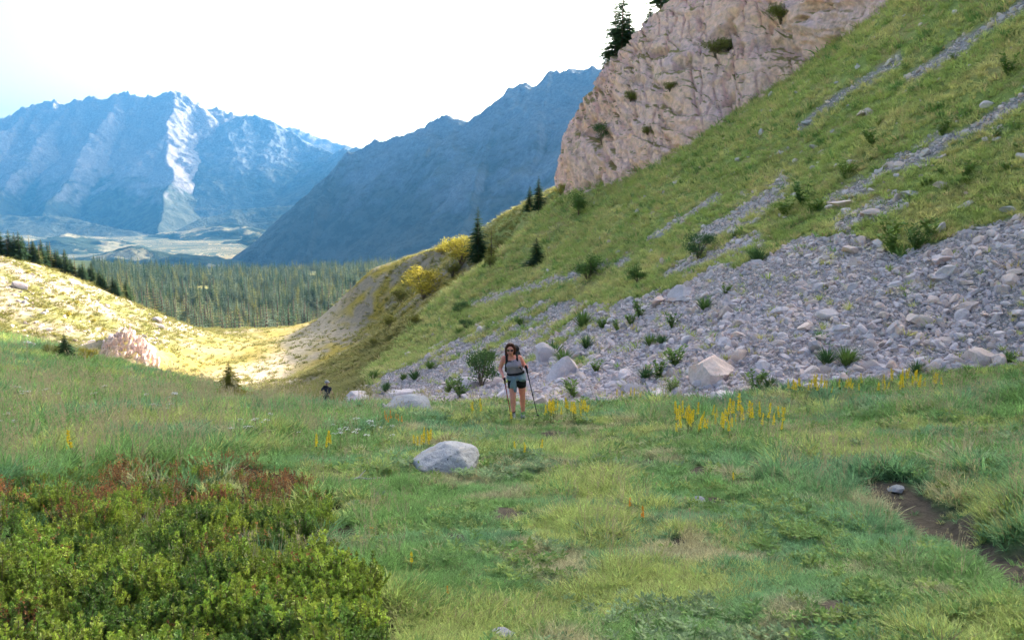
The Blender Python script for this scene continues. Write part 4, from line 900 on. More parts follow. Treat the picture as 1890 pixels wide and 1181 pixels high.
def meadow_grass():
    x, y, r = polar(135000, -42, 44, 2.3, 46); z = gz(x, y); u, v, d = project(np.stack([x, y, z], -1))
    sc_ = scree_amount(x, y, z); so = soil_amount(x, y, z); sh = inpoly(SHRUB, u, v) & (d < 14)
    n = len(x); rnd = rng.uniform(0, 1, n); hillx = np.interp(y, [0, 17, 20, 30, 48], [14, 10, 1.5, -5, -9])
    keep = (rnd > sc_ * .985) & (rnd > so * .99) & ~(sh & (rnd < .85)) & (x < hillx + 1.0) & (gz(x, y) > -40)
    x, y, z, r, u, v, d, so = [a[keep] for a in (x, y, z, r, u, v, d, so)]; n = len(x)
    n1 = fbm(x * .6, y * .6, 3, 81); n2 = fbm(x * .22, y * .22, 3, 82); n3 = fbm(x * 2.2, y * 2.2, 2, 83)
    trod = sstep(1.9, .6, np.abs(x - np.interp(y, [0, 6, 12, 18, 30], [.9, .9, .5, .1, -5])) / (1 + .05 * y)) * sstep(.4, -.1, n1)   # the walked line
    tall = np.interp(r, [2.5, 5, 8, 14, 25, 46], [.070, .08, .105, .15, .18, .20]) * (1 + .8 * n2) * (1 + .95 * n3)
    tall *= 1 + .7 * sstep(-1.5, -5, x) * sstep(6, 9, y) + .55 * sstep(3.6, 4.6, x) * sstep(9, 6, y)
    tall *= (1 - .5 * trod) * (1 - .4 * so) * (1 - .62 * sstep(75, 30, np.abs(u - 605)) * sstep(17, 21, r)) * (1 - .6 * sstep(1.3, .5, np.hypot(x - WX[0], (y - WX[1]) * .8)))
    tall = np.clip(tall, .03, .36) * rng.uniform(.75, 1.3, n)
    wide = np.clip(tall, .06, .30) * np.interp(r, [2.5, 12, 46], [1.0, 1.15, 1.5])
    q = rng.uniform(0, 1, n)
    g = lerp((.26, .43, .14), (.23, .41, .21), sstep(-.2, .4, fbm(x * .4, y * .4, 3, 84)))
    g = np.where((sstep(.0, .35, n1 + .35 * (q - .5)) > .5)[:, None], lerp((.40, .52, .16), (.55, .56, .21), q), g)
    dry = sstep(.28, .5, fbm(x * .8 + 3, y * .8, 3, 85) + .35 * trod + .25 * (q - .5)); g = lerp(g, (.62, .53, .34), dry * .8)
    g = lerp(g, (.40, .34, .20), (q > .94) * .9)
    g *= rng.uniform(.6, 1.4, n)[:, None]
    pick = rng.integers(0, 6, n); pick = np.where((q > .95) & (r > 5) & (trod < .4), rng.integers(6, 8, n), pick)
    tall = np.where(pick >= 6, tall * 2.1, tall); wide = np.where(pick >= 6, wide * 1.4, wide); g = np.where((pick >= 6)[:, None], g * 0 + np.array((.45, .38, .24)), g)
    rot = np.stack([rng.normal(0, .12, n), rng.normal(0, .12, n), rng.uniform(0, 6.28, n)], -1)
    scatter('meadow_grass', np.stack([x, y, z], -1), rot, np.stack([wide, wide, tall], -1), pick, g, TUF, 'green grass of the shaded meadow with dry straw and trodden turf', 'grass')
meadow_grass()
def meadow_herbs():
    """broad-leaved herbs between the grass"""
    x, y, r = polar(15000, -42, 44, 2.6, 34); z = gz(x, y); u, v, d = project(np.stack([x, y, z], -1)); n = len(x); q = rng.uniform(0, 1, n)
    pat = fbm(x * .7, y * .7, 3, 141); keep = (scree_amount(x, y, z) < .2) & (soil_amount(x, y, z) < .3) & ~inpoly(SHRUB, u, v) & (pat + .5 * (q - .5) > .12) & (x < np.interp(y, [0, 17, 20, 30, 48], [14, 10, 1.5, -5, -9]) + 1)
    x, y, z, r, q = [a[keep] for a in (x, y, z, r, q)]; n = len(x); q = rng.uniform(0, 1, n)
    h = np.interp(r, [2.5, 8, 20, 34], [.045, .10, .20, .27]) * rng.uniform(.6, 1.3, n)
    g = lerp((.17, .32, .10), (.34, .42, .12), q); g = lerp(g, (.30, .40, .24), (fbm(x * .5 + 5, y * .5, 2, 143) > .2) * .7); g *= rng.uniform(.7, 1.2, n)[:, None]
    pr = []
    for k_ in range(3):
        random.seed(700 + k_); t = Tri()
        for i in range(26 + 8 * k_):
            a = random.uniform(0, 6.28); t0 = random.uniform(0, .45); t.leaf((math.cos(a) * t0, math.sin(a) * t0, random.uniform(0, .75)), Vector((math.cos(a), math.sin(a), random.uniform(.1, 1.0))).normalized() * random.uniform(.25, .5), .10, (0, 0, 1))
        pr.append(t.build('herb', [gmat]))
    scatter('meadow_herbs', np.stack([x, y, z], -1), np.stack([rng.normal(0, .15, n), rng.normal(0, .15, n), rng.uniform(0, 6.28, n)], -1), np.stack([h * 1.2, h * 1.2, h], -1), rng.integers(0, 3, n), g, pr, 'broad leaved herbs growing between the meadow grass', 'herbs')
meadow_herbs()
def slope_grass():
    x, y, r = polar(90000, -20, 44, 12, 92); z = gz(x, y); u, v, d = project(np.stack([x, y, z], -1)); n = len(x)
    hillx = np.interp(y, [0, 17, 20, 30, 48, 62, 90], [14, 10, 1.5, -5, -9, -12, -4]); rnd = rng.uniform(0, 1, n)
    keep = (x > hillx) & (rnd > scree_amount(x, y, z) * .97); x, y, z, r, u, v = [a[keep] for a in (x, y, z, r, u, v)]; n = len(x)
    n1 = fbm(x * .35, y * .35, 4, 91); n2 = fbm(x * 1.1, y * 1.1, 3, 92); q = rng.uniform(0, 1, n)
    tall = np.interp(r, [12, 30, 60, 92], [.14, .21, .33, .45]) * (1 + .7 * n2) * rng.uniform(.7, 1.3, n); wide = tall * np.interp(r, [12, 92], [1.1, 1.5])
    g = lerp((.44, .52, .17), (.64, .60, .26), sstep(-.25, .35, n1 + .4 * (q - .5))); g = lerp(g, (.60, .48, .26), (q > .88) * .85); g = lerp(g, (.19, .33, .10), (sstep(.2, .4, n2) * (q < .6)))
    g *= rng.uniform(.8, 1.2, n)[:, None]
    rot = np.stack([rng.normal(0, .12, n), rng.normal(-.25, .15, n), rng.uniform(0, 6.28, n)], -1)
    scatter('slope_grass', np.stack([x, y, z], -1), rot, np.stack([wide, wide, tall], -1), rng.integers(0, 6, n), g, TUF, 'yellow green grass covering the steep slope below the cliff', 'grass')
slope_grass()
def dry_grass():
    x, y, r = polar(60000, -38, 8, 46, 235); z = gz(x, y); n = len(x)
    hillx = np.interp(y, [40, 48, 62, 75, 90], [-7, -9, -12, -8, -2]); q = rng.uniform(0, 1, n); nn = fbm(x * .17, y * .17, 4, 73)
    floor_ = sstep(70, 84, y) * sstep(-56, -48, x) * sstep(-20, -26, x); keep = (x < hillx) | (y > 90); keep &= (q > .35 * sstep(0, .3, nn)) & (rng.uniform(0, 1, n) > .8 * floor_); x, y, z, r, q, nn = [a[keep] for a in (x, y, z, r, q, nn)]; n = len(x)
    tall = np.interp(r, [46, 100, 235], [.24, .34, .5]) * (1 + .8 * fbm(x * .4, y * .4, 3, 95)) * rng.uniform(.6, 1.3, n); tall = np.clip(tall, .08, 1.2)
    g = lerp((.31, .28, .09), (.25, .26, .09), q); g = lerp(g, (.26, .28, .08), sstep(.1, .4, fbm(x * .3, y * .3, 3, 96))); g *= rng.uniform(.8, 1.15, n)[:, None]
    scatter('pasture_grass', np.stack([x, y, z], -1), np.stack([0 * q, 0 * q, rng.uniform(0, 6.28, n)], -1), np.stack([tall * 1.8, tall * 1.8, tall], -1), rng.integers(0, 6, n), g, TUF, 'dry golden grass of the sunlit pasture and ribs', 'grass')
dry_grass()

# ------------------------------------------------------------------ heath patch at the lower left
hmat = tint_mat('heath_leaves', .35, .25, .55, .35); twig = plain('heath_twig', (.20, .14, .10), .9, .3, 60)
def sprig(seed, dead=False):
    random.seed(seed); t = Tri()
    for b in range(random.randint(3, 5)):
        a = random.uniform(0, 6.28); e = Vector((math.cos(a) * random.uniform(.05, .32), math.sin(a) * random.uniform(.05, .32), random.uniform(.65, 1.05))); t.tube([(0, 0, -.1), (e.x * .35, e.y * .35, e.z * .5), tuple(e)], [.014, .010, .005], 4, 1, False)
        for i in range(58 if not dead else 22):
            f = random.uniform(.22, 1.0) ** .8; p = Vector((e.x * f, e.y * f, e.z * f)); g = random.uniform(0, 6.28); o_ = Vector((math.cos(g), math.sin(g), random.uniform(.35, 1.1))).normalized() * random.uniform(.055, .095); t.leaf(p, o_, .024 if not dead else .016)
        for _ in range(4): t.leaf(e, Vector((random.gauss(0, .4), random.gauss(0, .4), 1)).normalized() * .08, .022)
    return t.build('sprig', [hmat, twig])
def heath():
    x, y, r = polar(17000, -46, 0, 2.2, 13); z = gz(x, y); u, v, d = project(np.stack([x, y, z], -1)); wv = 16 * fbm(x * 2, y * 2, 3, 55)
    keep = inpoly(SHRUB, u + wv * 2.2 + 38, v + wv * 1.6 + 8) & (d > 1) & (d < 13); gap = fbm(x * 1.5, y * 1.5, 3, 56); keep &= (gap < .22) | ((v > 1010) & (gap < .42))
    x, y, z, u, v, r = [a[keep] for a in (x, y, z, u, v, r)]; n = len(x); q = rng.uniform(0, 1, n)
    h = np.interp(v, [860, 960, 1181], [.14, .175, .20]) * rng.uniform(.65, 1.25, n) * (1 + .9 * fbm(x * 2.2, y * 2.2, 3, 57))
    g = lerp((.26, .38, .06), (.46, .52, .09), q); g = lerp(g, (.11, .22, .05), (fbm(x * 2.5, y * 2.5, 2, 58) > .15) * .75)
    br = (fbm(x * 2.1 + 9, y * 2.1, 3, 59) + .78 * sstep(1000, 890, v) + .62 * (q - .5)) > .52
    g = np.where(br[:, None], lerp((.30, .09, .05), (.52, .26, .10), q), g); g *= rng.uniform(.6, 1.4, n)[:, None]
    pick = np.where(br, rng.integers(5, 7, n), rng.integers(0, 5, n))
    scatter('heath_shrubs', np.stack([x, y, z], -1), np.stack([rng.normal(0, .15, n), rng.normal(0, .15, n), rng.uniform(0, 6.28, n)], -1), np.stack([h * 1.15, h * 1.15, h], -1), pick, g, [sprig(500 + i) for i in range(5)] + [sprig(510 + i, True) for i in range(2)], 'low dark green heath shrubs with brown dead sprigs in the left foreground', 'shrubs')
heath()
# ------------------------------------------------------------------ people
def ring_tube(T, pts, seg=14):
    """pts: (centre, rx, ry[, tilt axis]) rings stacked along the way; rings lie across the path"""
    k0 = len(T.v); n = len(pts)
    for i, (c, rx, ry) in enumerate(pts):
        c = Vector(c); a_ = Vector(pts[max(i - 1, 0)][0]); b_ = Vector(pts[min(i + 1, n - 1)][0]); t = (b_ - a_).normalized()
        X = Vector((1, 0, 0)); X = (X - t * X.dot(t)); X = X.normalized() if X.length > .2 else Vector((0, 1, 0)).cross(t).normalized(); Y = t.cross(X)
        for j in range(seg):
            g = 2 * math.pi * j / seg; T.v.append(tuple(c + X * math.cos(g) * rx + Y * math.sin(g) * ry))
    for i in range(n - 1):
        for j in range(seg):
            j2 = (j + 1) % seg; T.f.append((k0 + i * seg + j, k0 + i * seg + j2, k0 + (i + 1) * seg + j2, k0 + (i + 1) * seg + j)); T.mi.append(0)
    T.f.append(tuple(range(k0 + (n - 1) * seg, k0 + n * seg))); T.mi.append(0); T.f.append(tuple(range(k0 + seg - 1, k0 - 1, -1))); T.mi.append(0)
def limb(T, joints, seg=10):
    """tapered limb with rounded ends and softened joints"""
    P_ = []
    for i in range(len(joints) - 1):
        (a, ra), (b, rb) = joints[i], joints[i + 1]; a = Vector(a); b = Vector(b)
        for t in (0, .25, .5, .75): P_.append((a.lerp(b, t), ra + (rb - ra) * t, ra + (rb - ra) * t))
    a, r_ = joints[-1]; P_.append((Vector(a), r_, r_))
    d0 = (P_[0][0] - P_[1][0]).normalized(); d1 = (P_[-1][0] - P_[-2][0]).normalized()
    P_ = [(P_[0][0] + d0 * joints[0][1] * .7, joints[0][1] * .55, joints[0][1] * .55)] + P_ + [(P_[-1][0] + d1 * r_ * .7, r_ * .55, r_ * .55)]
    ring_tube(T, P_, seg)
def ball(T, c, r, seg=12):
    c = Vector(c); r = Vector(r) if not isinstance(r, float) else Vector((r, r, r))
    ring_tube(T, [((c.x, c.y, c.z + r.z * math.sin(q)), max(.002, r.x * math.cos(q)), max(.002, r.y * math.cos(q))) for q in np.linspace(-1.5, 1.5, 9)], seg)
def fused(name, T, mat, voxel=.012, smooth=6):
    """joins overlapping pieces into one continuous skin"""
    o = bpy.data.objects.new('tmp', T.build('tmp', [mat])); COL.objects.link(o)
    md = o.modifiers.new('r', 'REMESH'); md.mode = 'VOXEL'; md.voxel_size = voxel
    ms = o.modifiers.new('s', 'SMOOTH'); ms.factor = .5; ms.iterations = smooth
    bpy.context.view_layer.update()
    dg = bpy.context.evaluated_depsgraph_get(); m = bpy.data.meshes.new_from_object(o.evaluated_get(dg)); m.name = name
    bpy.data.objects.remove(o); m.materials.clear(); m.materials.append(mat); m.polygons.foreach_set('use_smooth', [True] * len(m.polygons)); return m
def solid(name, T, mat, smooth=True):
    m = T.build(name, [mat], smooth); return m
def hand(T, wrist, aim, curl, side, s=1.0):
    """palm, four unequal curled fingers and a thumb from the side of the palm; aim = along the hand, curl = direction the fingers close"""
    w_ = Vector(wrist); a = Vector(aim).normalized(); c = Vector(curl); c = (c - a * c.dot(a)).normalized(); x_ = a.cross(c) * side
    limb(T, [(w_, .022 * s), (w_ + a * .05 * s, .032 * s), (w_ + a * .085 * s, .028 * s)], 8)
    for i, (o_, L) in enumerate(((-.028, .070), (-.009, .080), (.010, .076), (.027, .060))):
        b = w_ + a * .085 * s + x_ * o_ * s; k1 = b + (a * .55 + c * .6) * L * .45 * s; k2 = k1 + (c * .9 - a * .35) * L * .35 * s; k3 = k2 + (-a * .8 + c * .1) * L * .3 * s
        limb(T, [(b - a * .02 * s, .0095 * s), (b, .0095 * s), (k1, .009 * s), (k2, .0085 * s), (k3, .0075 * s)], 6)
    b = w_ + a * .03 * s - x_ * .028 * s; limb(T, [(b, .012 * s), (b + (a * .5 - x_ * .5 + c * .5) * .045 * s, .0105 * s), (b + (a * .7 + c * 1.0) * .06 * s, .009 * s)], 6)
def pole(name, top, tip, gripm, shaftm, label, group=None):
    a = Vector(top); b = Vector(tip); root = empty(name, b); d_ = (a - b); L = d_.length; d_ = d_ / L
    def pc(nm, f0, f1, r0, r1, m):
        T = Tri(); T.tube([d_ * L * f0, d_ * L * (f0 + f1) / 2, d_ * L * f1], [r0, (r0 + r1) / 2, r1], 8); link(nm, solid(nm, T, m), root)
    pc('tip', 0, .04, .004, .007, metal); pc('lower_shaft', .04, .45, .008, .009, shaftm); pc('upper_shaft', .44, .88, .010, .011, shaftm); pc('grip', .86, 1.0, .017, .021, gripm); T = Tri(); T.tube([d_ * L * .99, d_ * L * .97 + Vector((.03, -.01, -.02)), d_ * L * .93 + Vector((.035, -.01, -.02)), d_ * L * .9], [.005, .005, .005, .005], 5); link('wrist_strap', solid('wrist_strap', T, gripm), [c_ for c_ in root.children if c_.name.startswith('grip')][0])
    T = Tri(); T.tube([d_ * L * .06, d_ * L * .066], [.035, .03], 10); link('basket', solid('basket', T, gripm), root)
    T = Tri(); T.tube([d_ * L * .44, d_ * L * .465], [.014, .014], 8); link('clamp', solid('clamp', T, gripm), root)
    tag(root, label, 'trekking pole', group); return root
skin = plain('sun_tanned_skin', (.80, .31, .26), .55, .12, 12, .05, 0, .35); skin2 = plain('tanned_skin', (.50, .28, .18), .55, .12, 12, .05)
hairm = plain('auburn_hair', (.075, .022, .016), .5, .4, 80, .4); greyk = plain('grey_knit', (.31, .26, .36), .9, .12, 120, .2); blackc = plain('black_cloth', (.018, .018, .022), .8, .3, 90, .2); navy = plain('navy_pack_cloth', (.030, .034, .055), .7, .3, 60, .25)
bluej = plain('blue_grey_jacket', (.20, .27, .34), .85, .18, 40, .3); bootm = plain('grey_boot', (.22, .23, .26), .75, .35, 50, .3); solem = plain('boot_sole', (.02, .02, .02), .8, .2, 40); metal = plain('pole_metal', (.35, .35, .36), .35, .1, 50, .05, 0, .5, .8)
lens = plain('dark_lens', (.008, .008, .01), .12, .1, 10, 0, 0, .6); redp = plain('red_pole', (.42, .05, .05), .4, .15, 40, .05); darkp = plain('dark_pole', (.035, .04, .045), .4, .2, 40, .05); rope = plain('pale_hat_cloth', (.42, .42, .46), .85, .15, 60, .2); trous = plain('slate_trousers', (.07, .075, .11), .85, .2, 60, .25); shirtm = plain('dark_blue_shirt', (.06, .06, .09), .85, .2, 60, .25); lipm = plain('lips', (.45, .10, .09), .5, .1, 20)

def face(root, bodyT, c, fwd, s=1.0):
    """nose, brow, ears modelled into the head; c = head centre, fwd = where it looks"""
    f = Vector(fwd).normalized(); z_ = Vector((0, 0, 1)); r_ = f.cross(z_).normalized(); u_ = r_.cross(f)
    c = Vector(c)
    limb(bodyT, [(c + f * .088 * s + u_ * .02 * s, .011 * s), (c + f * .112 * s - u_ * .022 * s, .016 * s)], 7)
    limb(bodyT, [(c + f * .072 * s - u_ * .065 * s, .034 * s), (c + f * .078 * s - u_ * .088 * s, .030 * s)], 8)
    for sg in (-1, 1):
        limb(bodyT, [(c + r_ * sg * .078 * s + u_ * .012 * s - f * .01 * s, .020 * s), (c + r_ * sg * .082 * s - u_ * .025 * s - f * .008 * s, .014 * s)], 7)
        limb(bodyT, [(c + f * .070 * s + r_ * sg * .038 * s - u_ * .030 * s, .024 * s), (c + f * .062 * s + r_ * sg * .046 * s - u_ * .045 * s, .022 * s)], 7)
    T = Tri(); limb(T, [(c + f * .103 * s - u_ * .062 * s - r_ * .022 * s, .006 * s), (c + f * .110 * s - u_ * .060 * s, .009 * s), (c + f * .103 * s - u_ * .062 * s + r_ * .022 * s, .006 * s)], 6)
    link('mouth', solid('mouth', T, lipm), root)

def woman():
    p0 = hit(955, 773.5); root = empty('person', tuple(p0)); k = 1.0
    gzr = lambda x_, y_: float(gz(p0[0] + x_, p0[1] + y_)) - p0[2]
    RF, LFt = (-.085, -.10), (.115, .26)                                  # feet: her right (photo left) in front
    zr, zl = gzr(*RF), gzr(*LFt)
    hipR, hipL = (-.105, .04, .83), (.075, .07, .85); kneeR, kneeL = (-.095, -.08, .47 + zr * .5), (.108, .12, .50 + zl * .5); ankR, ankL = (-.085, -.04, .10 + zr), (.118, .30, .11 + zl)
    neck = (-.125, -.06, 1.36); head = Vector((-.148, -.12, 1.515)); look = (-.05, -1, -.28)
    shR, shL = (-.275, .0, 1.315), (.035, .0, 1.325); elR, elL = (-.365, .06, 1.06), (.165, .07, 1.10); wrR, wrL = (-.30, -.17, .985), (.175, -.17, 1.165)
    B = Tri()
    ring_tube(B, [((-.015, .05, .74), .155, .115), ((-.02, .05, .82), .178, .13), ((-.035, .04, .92), .160, .118), ((-.055, .02, 1.02), .150, .112), ((-.08, -.01, 1.14), .160, .122), ((-.105, -.02, 1.25), .165, .115), ((-.12, -.02, 1.32), .14, .085), ((-.125, -.04, 1.37), .07, .06)], 18)
    for sg in (-1, 1): ball(B, (-.095 + sg * .068, -.105, 1.17), (.072, .062, .066))
    limb(B, [(neck, .054), (tuple(Vector(neck).lerp(head, .6)), .052)], 12)
    ball(B, tuple(head), (.078, .096, .118), 16); ball(B, tuple(head + Vector((0, -.02, -.05))), (.062, .075, .075), 14); face(root, B, head, look)
    for sh, el, wr in ((shR, elR, wrR), (shL, elL, wrL)): limb(B, [(sh, .054), (el, .042), (tuple(Vector(el).lerp(Vector(wr), .35)), .040), (wr, .025)], 12)
    hand(B, wrR, (.12, -.45, -.45), (.5, -.1, -.5), 1); hand(B, wrL, (.05, -.55, .25), (-.3, -.2, -.7), -1)
    for hp, kn, an in ((hipR, kneeR, ankR), (hipL, kneeL, ankL)):
        limb(B, [(hp, .098), (tuple(Vector(hp).lerp(Vector(kn), .5)), .083), (kn, .058), (tuple(Vector(kn).lerp(Vector(an), .32) + Vector((0, .018, 0))), .060), (an, .036)], 14)
    link('body', fused('body', B, skin, .0105, 5), root)
    # clothing
    T = Tri(); ring_tube(T, [((-.028, .045, .93), .172, .130), ((-.055, .02, 1.02), .163, .124), ((-.08, -.012, 1.13), .170, .134), ((-.09, -.03, 1.18), .172, .150), ((-.10, -.025, 1.235), .166, .128), ((-.112, -.022, 1.275), .135, .105)], 18)
    for sg in (-1, 1): ball(T, (-.095 + sg * .068, -.112, 1.17), (.078, .066, .07)); limb(T, [((-.115 + sg * .09, -.07, 1.26), .028), ((-.12 + sg * .095, -.01, 1.355), .022), ((-.12 + sg * .09, .06, 1.28), .028)], 8)
    link('tank_top', fused('tank_top', T, greyk, .011, 4), root)
    T = Tri(); ring_tube(T, [((-.02, .05, .72), .168, .13), ((-.02, .05, .82), .192, .144), ((-.03, .045, .94), .170, .13)], 18)
    for hp, kn in ((hipR, kneeR), (hipL, kneeL)): limb(T, [(hp, .108), (tuple(Vector(hp).lerp(Vector(kn), .42)), .098)], 14)
    link('shorts', fused('shorts', T, blackc, .012, 3), root)
    for an, ft in ((ankR, RF), (ankL, LFt)):
        an = Vector(an); T = Tri(); limb(T, [(an + Vector((0, .004, .075)), .043), (an + Vector((0, 0, .0)), .044)], 12); link('sock', solid('sock', T, blackc), root)
        T = Tri(); z_ = an.z - .10; f0 = Vector((ft[0], ft[1], z_))
        ring_tube(T, [((an.x, an.y + .0, z_ + .035), .046, .062), ((an.x, an.y + .0, z_ + .08), .047, .058), ((an.x, an.y, z_ + .125), .046, .052)], 14)
        limb(T, [((an.x, an.y + .045, z_ + .045), .044), ((an.x, an.y - .06, z_ + .052), .048), ((an.x + (.01 if an.x > 0 else -.01), an.y - .165, z_ + .042), .044)], 12)
        b_ = link('boot', fused('boot', T, bootm, .009, 3), root)
        T = Tri(); n_ = 16; ol = [(an.x + .052 * math.cos(g), an.y - .06 + .165 * math.sin(g)) for g in np.linspace(0, 2 * math.pi, n_, endpoint=False)]
        T.poly([(a, b, z_ + .022) for a, b in ol]); T.poly([(a, b, z_ - .012) for a, b in ol[::-1]])
        for i in range(n_): a, b = ol[i], ol[(i + 1) % n_]; T.poly([(a[0], a[1], z_ - .012), (b[0], b[1], z_ - .012), (b[0], b[1], z_ + .022), (a[0], a[1], z_ + .022)])
        link('sole', solid('sole', T, solem, False), b_)
        T = Tri(); limb(T, [((an.x - .02, an.y - .085, z_ + .098), .006), ((an.x + .02, an.y - .105, z_ + .096), .006)], 6); limb(T, [((an.x + .02, an.y - .07, z_ + .104), .006), ((an.x - .02, an.y - .12, z_ + .092), .006)], 6); link('lace', solid('lace', T, rope), b_)
    # hair: swept back, to the jaw
    T = Tri(); f = Vector(look).normalized(); ball(T, tuple(head + Vector((0, .022, .034))), (.092, .098, .108), 16); ball(T, tuple(head + Vector((0, .055, -.03))), (.086, .070, .10), 14)
    for sg in (-1, 1): limb(T, [(head + Vector((sg * .045, -.052, .092)), .036), (head + Vector((sg * .083, -.018, .03)), .030), (head + Vector((sg * .088, .012, -.06)), .030), (head + Vector((sg * .075, .03, -.115)), .024)], 10)
    limb(T, [(head + Vector((-.05, -.05, .10)), .034), (head + Vector((.0, -.066, .108)), .034), (head + Vector((.05, -.05, .10)), .034)], 10)
    hm = fused('hair', T, hairm, .010, 2); h_ = link('hair', hm, root)
    # sunglasses
    r_ = f.cross(Vector((0, 0, 1))).normalized(); u_ = r_.cross(f); sgm = link('sunglasses', None, root) if False else None
    T = Tri(); c = head + f * .098 + u_ * .014
    limb(T, [(c - r_ * .016 + u_ * .006, .006), (c + r_ * .016 + u_ * .006, .006)], 6)
    for sg in (-1, 1):
        limb(T, [(c + r_ * sg * .062 - f * .02 + u_ * .008, .006), (head + r_ * sg * .086 - f * .01 + u_ * .012, .005)], 6); ball(T, tuple(c + r_ * sg * .036 - f * .012), (.031, .020, .021), 10)
    link('sunglasses', solid('sunglasses', T, lens), root)
    # jacket knotted round the hips, sleeves hanging
    T = Tri(); ring_tube(T, [((-.022, .045, .865), .198, .152), ((-.026, .04, .90), .205, .158), ((-.03, .04, .945), .198, .15), ((-.035, .035, .97), .184, .14)], 18)
    ball(T, (-.075, -.125, .90), (.055, .05, .05)); limb(T, [((-.08, -.13, .90), .050), ((-.065, -.15, .78), .046), ((-.045, -.15, .64), .034)], 10); limb(T, [((-.07, -.13, .89), .045), ((-.11, -.15, .80), .044), ((-.13, -.14, .72), .034)], 10); limb(T, [((.06, -.09, .88), .05), ((.13, -.02, .86), .055)], 10)
    link('tied_jacket', fused('tied_jacket', T, bluej, .011, 3), root)
    tag(root, 'woman in grey top, black shorts and sunglasses walking up with two poles', 'person')
    # backpack (worn, a thing of its own)
    bp = empty('backpack', tuple(Vector(p0) + Vector((-.07, .18, .92))))
    def q(nm, T, m, fu=False): link(nm, fused(nm, T, m, .012, 3) if fu else solid(nm, T, m), bp)
    o_ = Vector((-.07, .18, .92)); S_ = lambda v_: tuple(Vector(v_) - o_)
    T = Tri(); ring_tube(T, [(S_((-.04, .20, .92)), .13, .09), (S_((-.05, .21, 1.0)), .17, .12), (S_((-.08, .20, 1.2)), .175, .125), (S_((-.105, .18, 1.38)), .165, .11), (S_((-.115, .17, 1.44)), .12, .08)], 16); q('pack_body', T, navy, True)
    T = Tri(); ring_tube(T, [(S_((-.105, .17, 1.42)), .15, .11), (S_((-.112, .165, 1.48)), .15, .11), (S_((-.118, .16, 1.53)), .11, .08)], 14); q('top_lid', T, blackc, True)
    for sg in (-1, 1):
        T = Tri(); limb(T, [(S_((-.115 + sg * .09, .13, 1.34)), .030), (S_((-.12 + sg * .098, .0, 1.382)), .030), (S_((-.115 + sg * .105, -.095, 1.28)), .028), (S_((-.10 + sg * .135, -.095, 1.14)), .024), (S_((-.075 + sg * .165, .0, 1.03)), .020), (S_((-.06 + sg * .15, .10, .99)), .018)], 8); q('shoulder_strap', T, blackc)
    T = Tri(); limb(T, [(S_((-.215, -.115, 1.265)), .011), (S_((-.11, -.135, 1.262)), .012), (S_((-.01, -.115, 1.265)), .011)], 8); q('sternum_strap', T, blackc)
    T = Tri(); ball(T, S_((-.11, -.147, 1.262)), (.018, .008, .014), 8); link('buckle', solid('buckle', T, metal), [c_ for c_ in bp.children if c_.name.startswith('sternum')][0])
    T = Tri(); ring_tube(T, [(S_((-.035, .03, .965)), .185, .145), (S_((-.037, .03, .985)), .188, .148), (S_((-.04, .03, 1.005)), .182, .143)], 18); q('hip_belt', T, blackc)
    tag(bp, 'dark backpack with chest strap worn by the walking woman', 'backpack')
    g0 = Vector(p0)
    hr = Vector(wrR) + Vector((.035, -.085, -.085)); hl = Vector(wrL) + Vector((-.0, -.10, .0))
    tipR = (-.13, .55); tipL = (.44, .12)
    tR = Vector((tipR[0], tipR[1], gzr(*tipR))); tL = Vector((tipL[0], tipL[1], gzr(*tipL)))
    pole('trekking_pole', g0 + hr + (hr - tR).normalized() * .06, g0 + tR, blackc, redp, 'red trekking pole in the hand at the left, trailing behind the woman')
    pole('trekking_pole', g0 + hl + (hl - tL).normalized() * .05, g0 + tL, blackc, darkp, 'dark trekking pole planted out to the right of the woman')
woman()

